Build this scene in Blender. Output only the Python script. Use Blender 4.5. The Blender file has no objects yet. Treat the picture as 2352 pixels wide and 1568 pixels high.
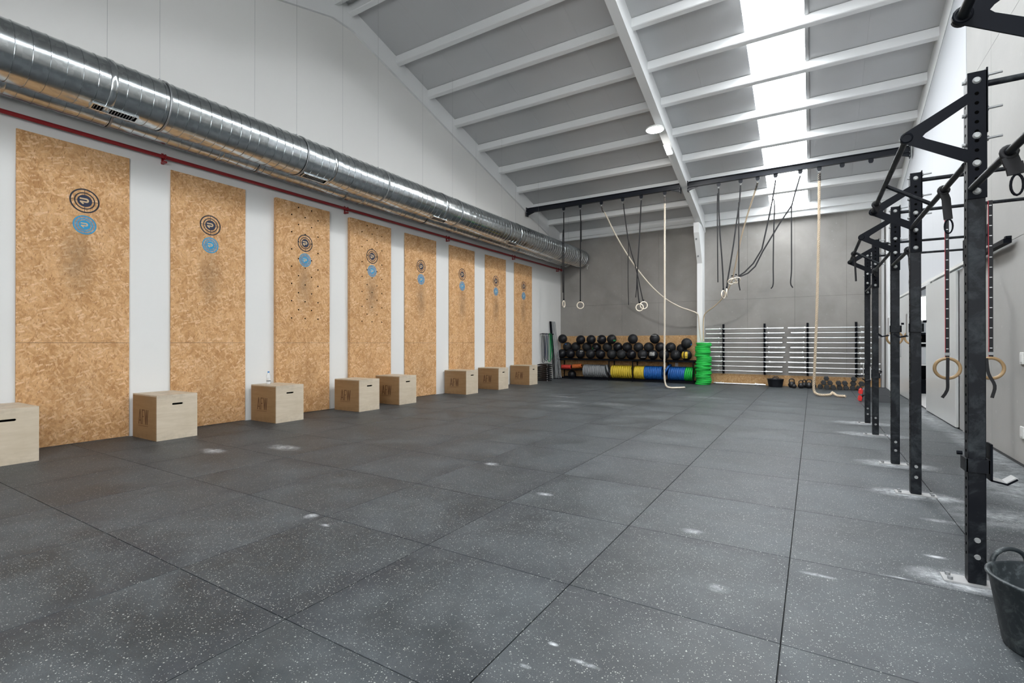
import bpy, bmesh, math, random
from mathutils import Vector, Matrix
random.seed(7)
PI = math.pi
SC = bpy.context.scene
COL = SC.collection

# ------------------------------------------------------------------ camera
cam_d = bpy.data.cameras.new('camera')
cam = bpy.data.objects.new('camera', cam_d); COL.objects.link(cam)
cam_d.sensor_width = 36.0
cam_d.lens = 1129.83 / 2352 * 36.0
cam_d.clip_start = 0.05; cam_d.clip_end = 200
cam.location = (0, 0, 1.3016)
cam.rotation_euler = (math.radians(90 + 0.154), 0, math.radians(31.477))
SC.camera = cam

# ------------------------------------------------------------------ view, world, light
SC.view_settings.view_transform = 'Standard'
SC.view_settings.look = 'None'
SC.view_settings.gamma = 1.0
SC.view_settings.use_curve_mapping = False
SC.cycles.caustics_reflective = False
SC.cycles.caustics_refractive = False
SC.cycles.max_bounces = 8
SC.view_settings.exposure = 0.18
W = bpy.data.worlds.new('sky'); SC.world = W; W.use_nodes = True
W.node_tree.nodes['Background'].inputs[0].default_value = (0.80, 0.88, 1.0, 1)
W.node_tree.nodes['Background'].inputs[1].default_value = 1.0
SKYLIGHT = 19.0       # radiance of the daylit rooflight panes
FILLWIN = 9.0      # radiance of the unseen fill window added in the front wall
LAMP = 450.0          # radiance of the high bay lamp discs

# ------------------------------------------------------------------ geometry helpers
def tag(o, label=None, cat=None, group=None, kind=None):
    if label: o['label'] = label
    if cat: o['category'] = cat
    if group: o['group'] = group
    if kind: o['kind'] = kind
    return o

def empty(name, loc=(0, 0, 0), rz=0.0, parent=None):
    o = bpy.data.objects.new(name, None); COL.objects.link(o)
    o.empty_display_size = 0.1
    o.location = loc; o.rotation_euler = (0, 0, rz)
    if parent: o.parent = parent
    return o

def thing(name, label, cat, loc=(0, 0, 0), rz=0.0, group=None):
    return tag(empty(name, loc, rz), label, cat, group)

def kids(o):
    return [c for c in bpy.data.objects if c.parent == o]

TREE = {}
def copy_tree(o, parent=None):
    c = o.copy(); COL.objects.link(c); c.parent = parent
    for ch in TREE.get(o.name, []):
        copy_tree(ch, c)
    return c

class MB:
    def __init__(s):
        s.v = []; s.f = []; s.sm = []
    def add(s, vs, fs, smooth=False):
        b = len(s.v); s.v += [tuple(x) for x in vs]
        for f in fs:
            s.f.append(tuple(b + i for i in f)); s.sm.append(smooth)
        return s
    def box(s, a, b, smooth=False):
        x0, y0, z0 = a; x1, y1, z1 = b
        vs = [(x0, y0, z0), (x1, y0, z0), (x1, y1, z0), (x0, y1, z0), (x0, y0, z1), (x1, y0, z1), (x1, y1, z1), (x0, y1, z1)]
        return s.add(vs, [(0, 3, 2, 1), (4, 5, 6, 7), (0, 1, 5, 4), (1, 2, 6, 5), (2, 3, 7, 6), (3, 0, 4, 7)], smooth)
    def cbox(s, c, d):
        return s.box([c[i] - d[i] / 2 for i in range(3)], [c[i] + d[i] / 2 for i in range(3)])
    def obox(s, M, d):
        x, y, z = d[0] / 2, d[1] / 2, d[2] / 2
        vs = [M @ Vector(p) for p in [(-x, -y, -z), (x, -y, -z), (x, y, -z), (-x, y, -z), (-x, -y, z), (x, -y, z), (x, y, z), (-x, y, z)]]
        return s.add(vs, [(0, 3, 2, 1), (4, 5, 6, 7), (0, 1, 5, 4), (1, 2, 6, 5), (2, 3, 7, 6), (3, 0, 4, 7)])
    def bbox(s, a, b, r=0.01):
        # box with chamfered vertical and horizontal edges
        x0, y0, z0 = a; x1, y1, z1 = b
        def ring(i, z):
            return [(x0 + i + r, y0 + i, z), (x1 - i - r, y0 + i, z), (x1 - i, y0 + i + r, z), (x1 - i, y1 - i - r, z),
                    (x1 - i - r, y1 - i, z), (x0 + i + r, y1 - i, z), (x0 + i, y1 - i - r, z), (x0 + i, y0 + i + r, z)]
        R = [ring(r, z0), ring(0, z0 + r), ring(0, z1 - r), ring(r, z1)]
        vs = sum(R, [])
        fs = [tuple(range(7, -1, -1)), tuple(range(24, 32))]
        for k in range(3):
            for i in range(8):
                j = (i + 1) % 8
                fs.append((k * 8 + i, k * 8 + j, k * 8 + 8 + j, k * 8 + 8 + i))
        return s.add(vs, fs)
    def prism(s, poly, z0, z1, axis='z', smooth=False):
        n = len(poly)
        def P(p, h):
            if axis == 'z': return (p[0], p[1], h)
            if axis == 'x': return (h, p[0], p[1])
            return (p[0], h, p[1])
        vs = [P(p, z0) for p in poly] + [P(p, z1) for p in poly]
        fs = [tuple(range(n - 1, -1, -1)), tuple(range(n, 2 * n))] + [(i, (i + 1) % n, n + (i + 1) % n, n + i) for i in range(n)]
        if smooth:
            b = len(s.f); s.add(vs, fs, True); s.sm[b] = s.sm[b + 1] = False
            return s
        return s.add(vs, fs)
    def cyl(s, a, b, r, n=12, r2=None, cap=True, smooth=True):
        a = Vector(a); b = Vector(b); d = (b - a).normalized()
        u = d.orthogonal().normalized(); w = d.cross(u); r2 = r if r2 is None else r2
        vs = []
        for p, q in ((a, r), (b, r2)):
            for i in range(n):
                t = 2 * PI * i / n; vs.append(p + (u * math.cos(t) + w * math.sin(t)) * q)
        s.add(vs, [(i, (i + 1) % n, n + (i + 1) % n, n + i) for i in range(n)], smooth)
        if cap: 
            s.add(vs[:n], [tuple(range(n - 1, -1, -1))]); s.add(vs[n:], [tuple(range(n))])
        return s
    def tube(s, pts, r, n=8, closed=False, cap=True):
        pts = [Vector(p) for p in pts]; m = len(pts)
        rr = r if isinstance(r, (list, tuple)) else [r] * m
        tan = []
        for i in range(m):
            if closed: t = pts[(i + 1) % m] - pts[i - 1]
            else: t = pts[min(i + 1, m - 1)] - pts[max(i - 1, 0)]
            tan.append(t.normalized())
        u = tan[0].orthogonal().normalized(); vs = []
        for i in range(m):
            u = (u - tan[i] * u.dot(tan[i])).normalized(); w = tan[i].cross(u)
            for k in range(n):
                a = 2 * PI * k / n; vs.append(pts[i] + (u * math.cos(a) + w * math.sin(a)) * rr[i])
        fs = []
        for i in range(m if closed else m - 1):
            j = (i + 1) % m
            for k in range(n):
                l = (k + 1) % n; fs.append((i * n + k, i * n + l, j * n + l, j * n + k))
        s.add(vs, fs, True)
        if cap and not closed:
            s.add(vs[:n], [tuple(range(n - 1, -1, -1))]); s.add(vs[-n:], [tuple(range(n))])
        return s
    def lathe(s, prof, c=(0, 0, 0), n=24, axis='z', smooth=True, a0=0.0):
        # prof: list of (radius, height) along the axis
        vs = []
        for r, h in prof:
            for i in range(n):
                t = 2 * PI * i / n + a0; x, y = r * math.cos(t), r * math.sin(t)
                p = {'z': (x, y, h), 'x': (h, x, y), 'y': (y, h, x)}[axis]
                vs.append((c[0] + p[0], c[1] + p[1], c[2] + p[2]))
        fs = []
        for k in range(len(prof) - 1):
            for i in range(n):
                j = (i + 1) % n; fs.append((k * n + i, k * n + j, k * n + n + j, k * n + n + i))
        return s.add(vs, fs, smooth)
    def ribbon(s, pts, w, t=0.004, side=(0, 1, 0)):
        # flat webbing: pts centre line, w along 'side'
        pts = [Vector(p) for p in pts]; m = len(pts); vs = []
        for i in range(m):
            tn = (pts[min(i + 1, m - 1)] - pts[max(i - 1, 0)]).normalized()
            sd = Vector(side[i] if isinstance(side, list) else side); sd = (sd - tn * sd.dot(tn)).normalized(); nn = tn.cross(sd)
            for a, b in ((-1, -1), (1, -1), (1, 1), (-1, 1)): vs.append(pts[i] + sd * a * w / 2 + nn * b * t / 2)
        fs = [(3, 2, 1, 0), tuple(4 * (m - 1) + i for i in range(4))]
        for i in range(m - 1):
            for k in range(4): fs.append((4 * i + k, 4 * i + (k + 1) % 4, 4 * i + 4 + (k + 1) % 4, 4 * i + 4 + k))
        return s.add(vs, fs)
    def mesh(s, name, mat=None):
        me = bpy.data.meshes.new(name); me.from_pydata(s.v, [], s.f)
        me.polygons.foreach_set('use_smooth', s.sm)
        if mat: me.materials.append(mat)
        bm = bmesh.new(); bm.from_mesh(me); bmesh.ops.recalc_face_normals(bm, faces=bm.faces); bm.to_mesh(me); bm.free()
        me.update(); return me
    def build(s, name, mat, parent=None, loc=None, rot=None, label=None, kind=None):
        o = bpy.data.objects.new(name, s.mesh(name, mat)); COL.objects.link(o)
        if loc: o.location = loc
        if rot: o.rotation_euler = rot
        if parent:
            o.parent = parent; TREE.setdefault(parent.name, []).append(o)
        if label: o['label'] = label
        if kind: o['kind'] = kind
        return o

def inst(name, me, parent=None, loc=(0, 0, 0), rot=(0, 0, 0), scale=None):
    o = bpy.data.objects.new(name, me); COL.objects.link(o)
    o.location = loc; o.rotation_euler = rot
    if scale: o.scale = scale
    if parent:
        o.parent = parent; TREE.setdefault(parent.name, []).append(o)
    return o

ORD = ['first', 'second', 'third', 'fourth', 'fifth', 'sixth', 'seventh', 'eighth', 'ninth', 'tenth', 'eleventh', 'twelfth', 'thirteenth',
       'fourteenth', 'fifteenth', 'sixteenth', 'seventeenth', 'eighteenth', 'nineteenth', 'twentieth', 'twenty-first', 'twenty-second',
       'twenty-third', 'twenty-fourth', 'twenty-fifth']

# ------------------------------------------------------------------ material helpers
class NT:
    def __init__(s, name):
        s.m = bpy.data.materials.new(name); s.m.use_nodes = True; s.t = s.m.node_tree
        s.b = s.t.nodes['Principled BSDF']; s.out = s.t.nodes['Material Output']
    def n(s, typ, **kw):
        nd = s.t.nodes.new(typ)
        for k, v in kw.items(): setattr(nd, k, v)
        return nd
    def l(s, a, b): s.t.links.new(a, b)
    def set(s, **kw):
        names = {'color': 'Base Color', 'rough': 'Roughness', 'metal': 'Metallic', 'spec': 'Specular IOR Level', 'alpha': 'Alpha',
                 'emit': 'Emission Color', 'estr': 'Emission Strength', 'trans': 'Transmission Weight', 'ior': 'IOR', 'coat': 'Coat Weight'}
        for k, v in kw.items():
            i = s.b.inputs[names[k]]
            if hasattr(v, 'is_linked') or isinstance(v, bpy.types.NodeSocket): s.l(v, i)
            elif isinstance(v, tuple): i.default_value = (*v, 1) if len(v) == 3 else v
            else: i.default_value = v
        return s
    def pos(s, obj=False, scale=None, rot=None, loc=None):
        if obj:
            c = s.n('ShaderNodeTexCoord').outputs['Object']
        else:
            c = s.n('ShaderNodeNewGeometry').outputs['Position']
        if scale or rot or loc:
            mp = s.n('ShaderNodeMapping'); s.l(c, mp.inputs[0])
            if loc: mp.inputs[1].default_value = loc
            if rot: mp.inputs[2].default_value = rot
            if scale: mp.inputs[3].default_value = scale
            return mp.outputs[0]
        return c
    def noise(s, vec, scale, detail=3, rough=.5, dist=0.0, col=False):
        nd = s.n('ShaderNodeTexNoise'); s.l(vec, nd.inputs['Vector'])
        nd.inputs['Scale'].default_value = scale; nd.inputs['Detail'].default_value = detail
        nd.inputs['Roughness'].default_value = rough; nd.inputs['Distortion'].default_value = dist
        return nd.outputs['Color' if col else 'Fac']
    def vor(s, vec, scale, out='Distance', feature='F1', rnd=1.0):
        nd = s.n('ShaderNodeTexVoronoi', feature=feature); s.l(vec, nd.inputs['Vector']); nd.inputs['Scale'].default_value = scale
        nd.inputs['Randomness'].default_value = rnd
        return nd.outputs[out]
    def ramp(s, fac, stops, interp='LINEAR'):
        nd = s.n('ShaderNodeValToRGB'); s.l(fac, nd.inputs[0]); r = nd.color_ramp; r.interpolation = interp
        while len(r.elements) < len(stops): r.elements.new(0.5)
        for e, (p, c) in zip(r.elements, stops):
            e.position = p; e.color = (c, c, c, 1) if isinstance(c, (int, float)) else (*c, 1)
        return nd.outputs[0]
    def math(s, op, a, b=None, c=None, clamp=False):
        nd = s.n('ShaderNodeMath', operation=op); nd.use_clamp = clamp
        for i, x in enumerate((a, b, c)):
            if x is None: continue
            if isinstance(x, (int, float)): nd.inputs[i].default_value = x
            else: s.l(x, nd.inputs[i])
        return nd.outputs[0]
    def mix(s, fac, a, b, blend='MIX'):
        nd = s.n('ShaderNodeMix', data_type='RGBA', blend_type=blend)
        for i, x in ((0, fac), (6, a), (7, b)):
            if isinstance(x, (int, float)): nd.inputs[i].default_value = x if i == 0 else (x, x, x, 1)
            elif isinstance(x, tuple): nd.inputs[i].default_value = (*x, 1)
            else: s.l(x, nd.inputs[i])
        return nd.outputs[2]
    def sep(s, v):
        nd = s.n('ShaderNodeSeparateXYZ'); s.l(v, nd.inputs[0]); return nd.outputs
    def bump(s, h, strength=.3, dist=.01):
        nd = s.n('ShaderNodeBump'); s.l(h, nd.inputs['Height']); nd.inputs['Strength'].default_value = strength
        nd.inputs['Distance'].default_value = dist; s.l(nd.outputs[0], s.b.inputs['Normal']); return s

def plain(name, c, rough=.5, metal=0.0, spec=.5, var=0.0, vs=6.0, bump=0.0, bs=60.0):
    m = NT(name); p = m.pos(obj=True)
    if var:
        f = m.noise(p, vs, 4, .6)
        a = tuple(max(0, x * (1 - var)) for x in c); b = tuple(min(1, x * (1 + var)) for x in c)
        m.set(color=m.mix(f, a, b))
    else: m.set(color=c)
    m.set(rough=rough, metal=metal, spec=spec)
    if bump: m.bump(m.noise(p, bs, 3), bump, .004)
    return m.m

def emitter(name, c, s):
    m = NT(name); m.set(color=(0.9, 0.9, 0.9), emit=c, estr=s, rough=.6); return m.m

# ---- wall paints and concrete
def mk_white(name, c, mott=.04):
    m = NT(name); p = m.pos()
    f = m.noise(p, .9, 4, .55); g = m.noise(p, 14, 3, .6)
    a = tuple(x * (1 - mott) for x in c)
    col = m.mix(f, a, c); col = m.mix(m.ramp(g, [(.35, 0.0), (.8, .12)]), col, tuple(x * .93 for x in c))
    m.set(color=col, rough=.62, spec=.3); m.bump(g, .08, .003); return m.m
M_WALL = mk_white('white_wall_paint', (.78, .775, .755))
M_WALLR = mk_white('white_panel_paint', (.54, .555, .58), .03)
M_BEAM = mk_white('white_painted_concrete', (.84, .85, .85), .06)
M_DOOR = plain('door_white_laminate', (.60, .61, .60), .25, spec=.5, var=.02)
def mk_conc(name, c, stain=.2, sc=1.0):
    m = NT(name); p = m.pos()
    big = m.noise(p, .8 * sc, 5, .6, .3); st = m.noise(m.pos(scale=(1, 1, .28)), 1.6 * sc, 5, .62)
    fine = m.noise(p, 30, 4, .6); spot = m.vor(p, 5.0)
    lo = tuple(x * (1 - stain) for x in c); hi = tuple(min(1, x * (1 + stain * .7)) for x in c)
    col = m.mix(m.ramp(big, [(.3, 0.0), (.7, 1.0)]), lo, hi)
    col = m.mix(m.ramp(st, [(.42, 0.0), (.75, .45)]), col, tuple(x * .86 for x in c))
    col = m.mix(m.ramp(spot, [(.03, .5), (.13, 0.0)]), col, tuple(min(1, x * 1.3) for x in c))
    col = m.mix(m.math('MULTIPLY', fine, .25), col, tuple(x * .8 for x in c))
    m.set(color=col, rough=.75, spec=.3); m.bump(fine, .12, .004); return m.m
M_CONC = mk_conc('grey_precast_concrete', (.295, .280, .264), .24)
M_CONCR = mk_conc('pale_precast_concrete', (.40, .395, .38), .10, .7)
def mk_roof():
    m = NT('grey_sandwich_panel'); p = m.pos(); x = m.sep(p)[0]
    w = m.n('ShaderNodeTexWave', wave_type='BANDS', bands_direction='X'); m.l(p, w.inputs[0]); w.inputs['Scale'].default_value = 6.5
    f = m.noise(p, .6, 3)
    m.set(color=m.mix(f, (.53, .535, .54), (.59, .595, .605)), rough=.5, spec=.35)
    m.bump(w.outputs['Fac'], .12, .003); return m.m
M_ROOF = mk_roof()

# ---- oriented strand board
def mk_osb(name, tint=(1, 1, 1), smudge=None, plane='x', fine=1.0):
    m = NT(name); p = m.pos()
    warp = m.noise(p, 3.0, 2, .5, col=True)
    vadd = m.n('ShaderNodeVectorMath', operation='MULTIPLY_ADD'); m.l(warp, vadd.inputs[0]); vadd.inputs[1].default_value = (.10, .10, .10); m.l(p, vadd.inputs[2])
    base = vadd.outputs[0]
    g = m.noise(p, 3.2, 5, .65)
    col = m.ramp(g, [(.3, (.40, .23, .10)), (.5, (.56, .355, .175)), (.7, (.68, .46, .25))])
    ang = [(35, 1.0, 8, .45), (125, 1.0, 8, .50), (75, 1.0, 9, .52), (5, 1.1, 9, .60), (160, 1.2, 10, .66), (100, 2.4, 11, .78), (50, 1.3, 10, .66), (115, 1.5, 10, .68)]
    pal = [(.64, .43, .23), (.42, .235, .095), (.70, .50, .30), (.48, .29, .13), (.78, .60, .40), (.32, .17, .07), (.72, .52, .32), (.62, .41, .21)]
    for i, (a, st, sc, th) in enumerate(ang):
        mp = m.n('ShaderNodeMapping'); m.l(base, mp.inputs[0])
        if plane == 'x': mp.inputs[2].default_value = (math.radians(a), 0, 0); mp.inputs[3].default_value = (1, .26, 1)
        else: mp.inputs[2].default_value = (0, math.radians(a), 0); mp.inputs[3].default_value = (.26, 1, 1)
        mp.inputs[1].default_value = (i * 3.1, i * 1.7, i * 2.3)
        # rotate first, then stretch: two chained mappings
        mp2 = m.n('ShaderNodeMapping'); m.l(mp.outputs[0], mp2.inputs[0])
        mp2.inputs[3].default_value = mp.inputs[3].default_value[:]; mp.inputs[3].default_value = (1, 1, 1)
        vn = m.n('ShaderNodeTexVoronoi', feature='F1', distance='CHEBYCHEV'); m.l(mp2.outputs[0], vn.inputs['Vector']); vn.inputs['Scale'].default_value = sc * 2.6 * st * fine
        r = m.sep(vn.outputs['Color'])
        keep = m.math('GREATER_THAN', r[0], th - .06)
        edge = m.ramp(vn.outputs['Distance'], [(.36, 1.0), (.40, .0)])
        k = m.math('MULTIPLY', m.math('MULTIPLY', keep, edge), m.math('MULTIPLY_ADD', r[1], .65, .15), clamp=True)
        col = m.mix(k, col, pal[i])
    grain = m.noise(m.pos(scale=(1, 1, 1)), 55, 4, .7)
    col = m.mix(m.ramp(grain, [(.3, .35), (.6, 0.0)]), col, (.30, .18, .09))
    if smudge:
        s_ = m.sep(p)
        tot = None
        for (y, z, ry, rz_, amt) in smudge:
            dy = m.math('DIVIDE', m.math('SUBTRACT', s_[1], y), ry); dz = m.math('DIVIDE', m.math('SUBTRACT', s_[2], z), rz_)
            d = m.math('SQRT', m.math('ADD', m.math('MULTIPLY', dy, dy), m.math('MULTIPLY', dz, dz)))
            k = m.math('MULTIPLY', m.ramp(d, [(.1, 1.0), (1.0, 0.0)]), amt)
            tot = k if tot is None else m.math('ADD', tot, k)
        nn = m.noise(p, 5, 4, .7)
        tot = m.math('MULTIPLY', tot, m.ramp(nn, [(.3, .4), (.7, 1.0)]), clamp=True)
        col = m.mix(tot, col, (.20, .14, .085))
    if tint != (1, 1, 1): col = m.mix(1.0, col, tint, 'MULTIPLY')
    m.set(color=col, rough=.7, spec=.25); m.bump(grain, .25, .003); return m.m
PANELS = [(1.92, 3.065), (3.585, 4.71), (5.235, 6.36), (6.86, 8.005), (8.50, 9.62), (10.145, 11.275), (11.81, 12.93), (13.45, 14.59)]
SM = []
for a, b in PANELS: SM.append(((a + b) / 2, 2.35, .22, .55, .75)); SM.append(((a + b) / 2 + .05, .62, .42, .5, .22))
M_OSB = mk_osb('oriented_strand_board', tint=(1.13, 1.01, .93), smudge=SM, fine=1.2)
M_OSBB = mk_osb('oriented_strand_board_back', (.92, .86, .78), plane='y', fine=1.5)

# ---- rubber floor
def mk_floor():
    m = NT('speckled_black_rubber'); p = m.pos(); oi = m.n('ShaderNodeObjectInfo').outputs['Random']
    off = m.n('ShaderNodeCombineXYZ'); m.l(m.math('MULTIPLY', oi, 7.0), off.inputs[2])
    va = m.n('ShaderNodeVectorMath', operation='ADD'); m.l(p, va.inputs[0]); m.l(off.outputs[0], va.inputs[1]); q = va.outputs[0]
    big = m.noise(q, 1.3, 5, .62, .4); mid = m.noise(p, .35, 3, .5)
    tone = m.math('MULTIPLY_ADD', oi, .018, .0)
    base = m.mix(m.ramp(big, [(.36, 0.0), (.64, 1.0)]), (.020, .026, .029), (.065, .077, .084))
    base = m.mix(m.math('MULTIPLY', tone, 9.0), base, (.10, .110, .122))
    oc = m.sep(m.pos(obj=True)); ex = m.math('MAXIMUM', m.math('ABSOLUTE', oc[0]), m.math('ABSOLUTE', oc[1]))
    edge = m.math('MULTIPLY', m.ramp(ex, [(.26, 0.0), (.49, 1.0)]), m.ramp(m.noise(q, 1.9, 4, .6), [(.40, 0.0), (.62, .85)]))
    base = m.mix(edge, base, (.022, .027, .034))
    dust = m.noise(q, 4.5, 6, .7)
    base = m.mix(m.ramp(dust, [(.45, 0.0), (.85, .25)]), base, (.17, .18, .185))
    fine = m.noise(p, 160, 3, .7)
    base = m.mix(m.ramp(fine, [(.35, .5), (.6, 0.0)]), base, (.018, .019, .022))
    for sc, th, cut in ((66, .42, .17), (120, .38, .2), (44, .66, .13)):
        vn = m.n('ShaderNodeTexVoronoi', feature='F1'); m.l(m.pos(scale=(1, 1, .01)), vn.inputs['Vector']); vn.inputs['Scale'].default_value = sc
        r = m.sep(vn.outputs['Color'])
        k = m.math('MULTIPLY', m.math('GREATER_THAN', r[0], th), m.math('LESS_THAN', vn.outputs['Distance'], m.math('MULTIPLY_ADD', r[1], cut, .06)))
        base = m.mix(m.math('MULTIPLY', k, .8), base, (.42, .43, .40))
    # chalk and scuffs lying on the rubber
    s_ = m.sep(p); tot = None
    spots = [(.75, 3.58, .34, .17, 2.2), (.75, 5.4, .38, .18, 2.2), (.75, 6.63, .40, .22, 2.0), (.72, 8.6, .5, .24, 1.7), (.72, 9.76, .5, .24, 1.7),
             (1.25, 5.0, .5, .35, .9), (1.55, 6.2, .35, 1.1, 1.0), (1.75, 8.2, .2, 2.2, 1.1), (1.7, 11.0, .25, 2.0, .9), (1.3, 4.1, .35, .5, .8),
             (-6.16, 3.18, .26, .13, 1.6), (-5.62, 3.74, .30, .14, 1.7), (-3.22, 2.37, .06, .06, 1.9), (-2.97, 2.30, .05, .03, 1.5), (-.96, 1.91, .030, .014, 1.7), (-.99, 1.72, .03, .014, 1.7),
             (-.79, 1.86, .075, .016, 2.2), (.63, 3.90, .07, .03, 2.0), (.40, 3.45, .10, .012, 1.6), (.02, 3.25, .10, .025, 1.5), (.84, 4.7, .2, .05, 1.2), (-.71, 3.55, .09, .06, 1.2), (-.43, 2.80, .07, .06, 1.0),
             (-1.97, 3.76, .09, .05, 1.5), (-2.95, 4.40, .12, .07, 1.2), (-4.5, 9.2, .5, .35, .5), (-3.6, 10.0, .5, .3, .5), (-2.2, 12.4, .7, .3, .4), (-5.2, 10.8, .5, .12, .9), (-4.6, 9.9, .4, .10, .8)]
    nz = m.noise(p, 9, 6, .75); n2 = m.noise(m.pos(scale=(1, 3, 1)), 22, 5, .7)
    for x, y, rx, ry, amt in spots:
        dx = m.math('DIVIDE', m.math('SUBTRACT', s_[0], x), rx); dy = m.math('DIVIDE', m.math('SUBTRACT', s_[1], y), ry)
        d = m.math('SQRT', m.math('ADD', m.math('MULTIPLY', dx, dx), m.math('MULTIPLY', dy, dy)))
        k = m.math('MULTIPLY', m.ramp(d, [(.1, 1.0), (1.5, 0.0)]), amt)
        tot = k if tot is None else m.math('MAXIMUM', tot, k)
    tot = m.math('MULTIPLY', m.math('MULTIPLY', tot, m.ramp(nz, [(.36, .0), (.66, 1.0)])), m.ramp(n2, [(.35, .35), (.62, 1.0)]), clamp=True)
    base = m.mix(tot, base, (.50, .52, .54))
    sc_ = m.math('MULTIPLY', m.ramp(n2, [(.66, 0.0), (.80, .55)]), m.ramp(m.noise(p, .8, 2), [(.5, 0.0), (.7, 1.0)]))
    base = m.mix(sc_, base, (.36, .37, .38))
    m.set(color=base, rough=m.ramp(big, [(.3, .46), (.7, .56)]), spec=.5); m.bump(fine, .35, .003); return m.m
M_FLOOR = mk_floor()
M_GAP = plain('dark_joint', (.012, .012, .013), .9)

# ---- metals, plastics, wood
def mk_galv():
    m = NT('galvanised_steel'); p = m.pos()
    v = m.vor(p, 22, 'Color'); f = m.noise(p, 3, 3)
    r = m.sep(v)[0]
    m.set(color=m.mix(r, (.46, .49, .50), (.60, .63, .64)), metal=1.0, rough=m.math('MULTIPLY_ADD', f, .12, .15)); return m.m
M_GALV = mk_galv()
M_STEEL = plain('chromed_steel', (.82, .83, .84), .36, 1.0, var=.05)
M_ZINC = plain('zinc_bolt', (.34, .35, .35), .5, .35, var=.15, vs=60)
M_WIRE = plain('steel_wire', (.35, .36, .37), .4, .8)
def mk_rig():
    m = NT('black_powder_coat_chalked'); p = m.pos()
    f = m.noise(p, 7, 6, .72, .6); z = m.sep(p)[2]
    hi = m.ramp(z, [(.0, .0), (.33, .25), (.6, 1.0), (.92, .8)])
    k = m.math('MULTIPLY', m.ramp(f, [(.48, 0.0), (.78, .6)]), .6)
    m.set(color=m.mix(k, (.004, .005, .008), (.13, .155, .165)), rough=m.ramp(f, [(.4, .42), (.7, .65)]), spec=.24); return m.m
M_RIG = mk_rig()
M_BLACK = plain('black_steel', (.004, .005, .008), .42, spec=.08, var=.2)
M_BEAMBLK = plain('black_hanging_beam_paint', (.010, .012, .018), .42, spec=.25)
M_HOLE = plain('hole_shade_black', (.002, .002, .002), .9, spec=0.0)  # near-black stands in for the shade inside holes, slots and gaps
M_STRAP = plain('black_webbing', (.012, .012, .014), .75, var=.2, vs=40)
M_STRAPW = plain('white_strap_marks', (.75, .75, .75), .7)
M_RED = plain('red_pipe_paint', (.27, .012, .016), .35, var=.1)
M_REDP = plain('red_plastic', (.75, .025, .02), .4)
M_REDST = plain('red_webbing_edge', (.5, .02, .04), .7)
M_WOODR = plain('birch_ring_wood', (.38, .25, .125), .45, var=.15, vs=15)
M_WOODL = plain('pale_ring_wood', (.78, .70, .58), .5, var=.06)
def mk_ply(name, a, b, dark):
    m = NT(name); p = m.pos(obj=True)
    g = m.noise(m.pos(obj=True, scale=(1.0, 1.0, 7)), 2.2, 6, .6, .9); bl = m.noise(p, 2.2, 4, .6)
    oi = m.n('ShaderNodeObjectInfo').outputs['Random']
    col = m.mix(m.ramp(g, [(.3, 0.0), (.7, 1.0)]), a, b)
    col = m.mix(m.ramp(bl, [(.5, 0.0), (.8, .5)]), col, dark)
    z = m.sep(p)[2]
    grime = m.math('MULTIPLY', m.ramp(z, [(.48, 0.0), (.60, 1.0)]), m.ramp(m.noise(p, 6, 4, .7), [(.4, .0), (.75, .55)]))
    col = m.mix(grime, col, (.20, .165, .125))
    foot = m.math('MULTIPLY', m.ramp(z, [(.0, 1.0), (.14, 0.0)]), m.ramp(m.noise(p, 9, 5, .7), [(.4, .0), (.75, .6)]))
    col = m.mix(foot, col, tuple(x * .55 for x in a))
    col = m.mix(m.math('MULTIPLY', oi, .22), col, dark)
    m.set(color=col, rough=.5, spec=.35); return m.m
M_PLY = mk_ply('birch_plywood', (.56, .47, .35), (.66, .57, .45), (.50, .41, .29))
M_PLYSH = mk_ply('birch_plywood_shaded_side', (.29, .175, .082), (.36, .23, .12), (.235, .135, .06))  # darker copy of the plywood, with the side's shade put into its colour
M_INK = plain('brown_stencil_ink', (.13, .062, .028), .7, var=.25, vs=30)
M_TBLK = plain('black_target_paint', (.012, .012, .022), .6)
M_TNAVY = plain('navy_target_paint', (.008, .014, .045), .55)
M_TBLUE = plain('blue_target_paint', (.02, .29, .52), .6, var=.15, vs=30)
M_MARK = plain('bare_board_mark', (.60, .44, .27), .7, var=.1, vs=20)
def mk_haze():
    m = NT('blue_overspray'); f = m.noise(m.pos(), 45, 4, .7)
    m.set(color=(.22, .42, .58), rough=.7, alpha=m.ramp(f, [(.3, .06), (.7, .38)])); return m.m
M_HAZE = mk_haze()
def mk_ball():
    m = NT('black_medicine_ball_vinyl'); oi = m.n('ShaderNodeObjectInfo').outputs['Random']
    m.set(color=m.mix(oi, (.005, .005, .008), (.016, .017, .019)), rough=m.math('MULTIPLY_ADD', oi, .25, .36), spec=.35)
    m.bump(m.noise(m.pos(obj=True), 90, 3), .15, .002); return m.m
M_BALL = mk_ball()
M_PRINTW = plain('white_ball_print', (.62, .62, .60), .6)
M_PRINTG = plain('green_ball_patch', (.02, .38, .10), .6)
M_PRINTY = plain('yellow_ball_patch', (.70, .48, .04), .6)
M_PRINTB = plain('blue_ball_patch', (.02, .16, .55), .6)
def plate_mat(name, c):
    m = NT(name); p = m.pos(obj=True); f = m.noise(p, 14, 5, .7)
    m.set(color=m.mix(m.ramp(f, [(.35, 0.0), (.85, .35)]), c, tuple(x * .55 + .05 for x in c)), rough=.5, spec=.4); return m.m
M_PG = plate_mat('green_bumper_rubber', (.015, .52, .07)); M_PY = plate_mat('yellow_bumper_rubber', (.72, .54, .045))
M_PB = plate_mat('blue_bumper_rubber', (.012, .115, .42)); M_PGR = plate_mat('grey_bumper_rubber', (.27, .285, .30))
M_ROPE = plain('natural_climbing_rope', (.56, .46, .34), .85, var=.2, vs=60, bump=.4, bs=300)
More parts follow.
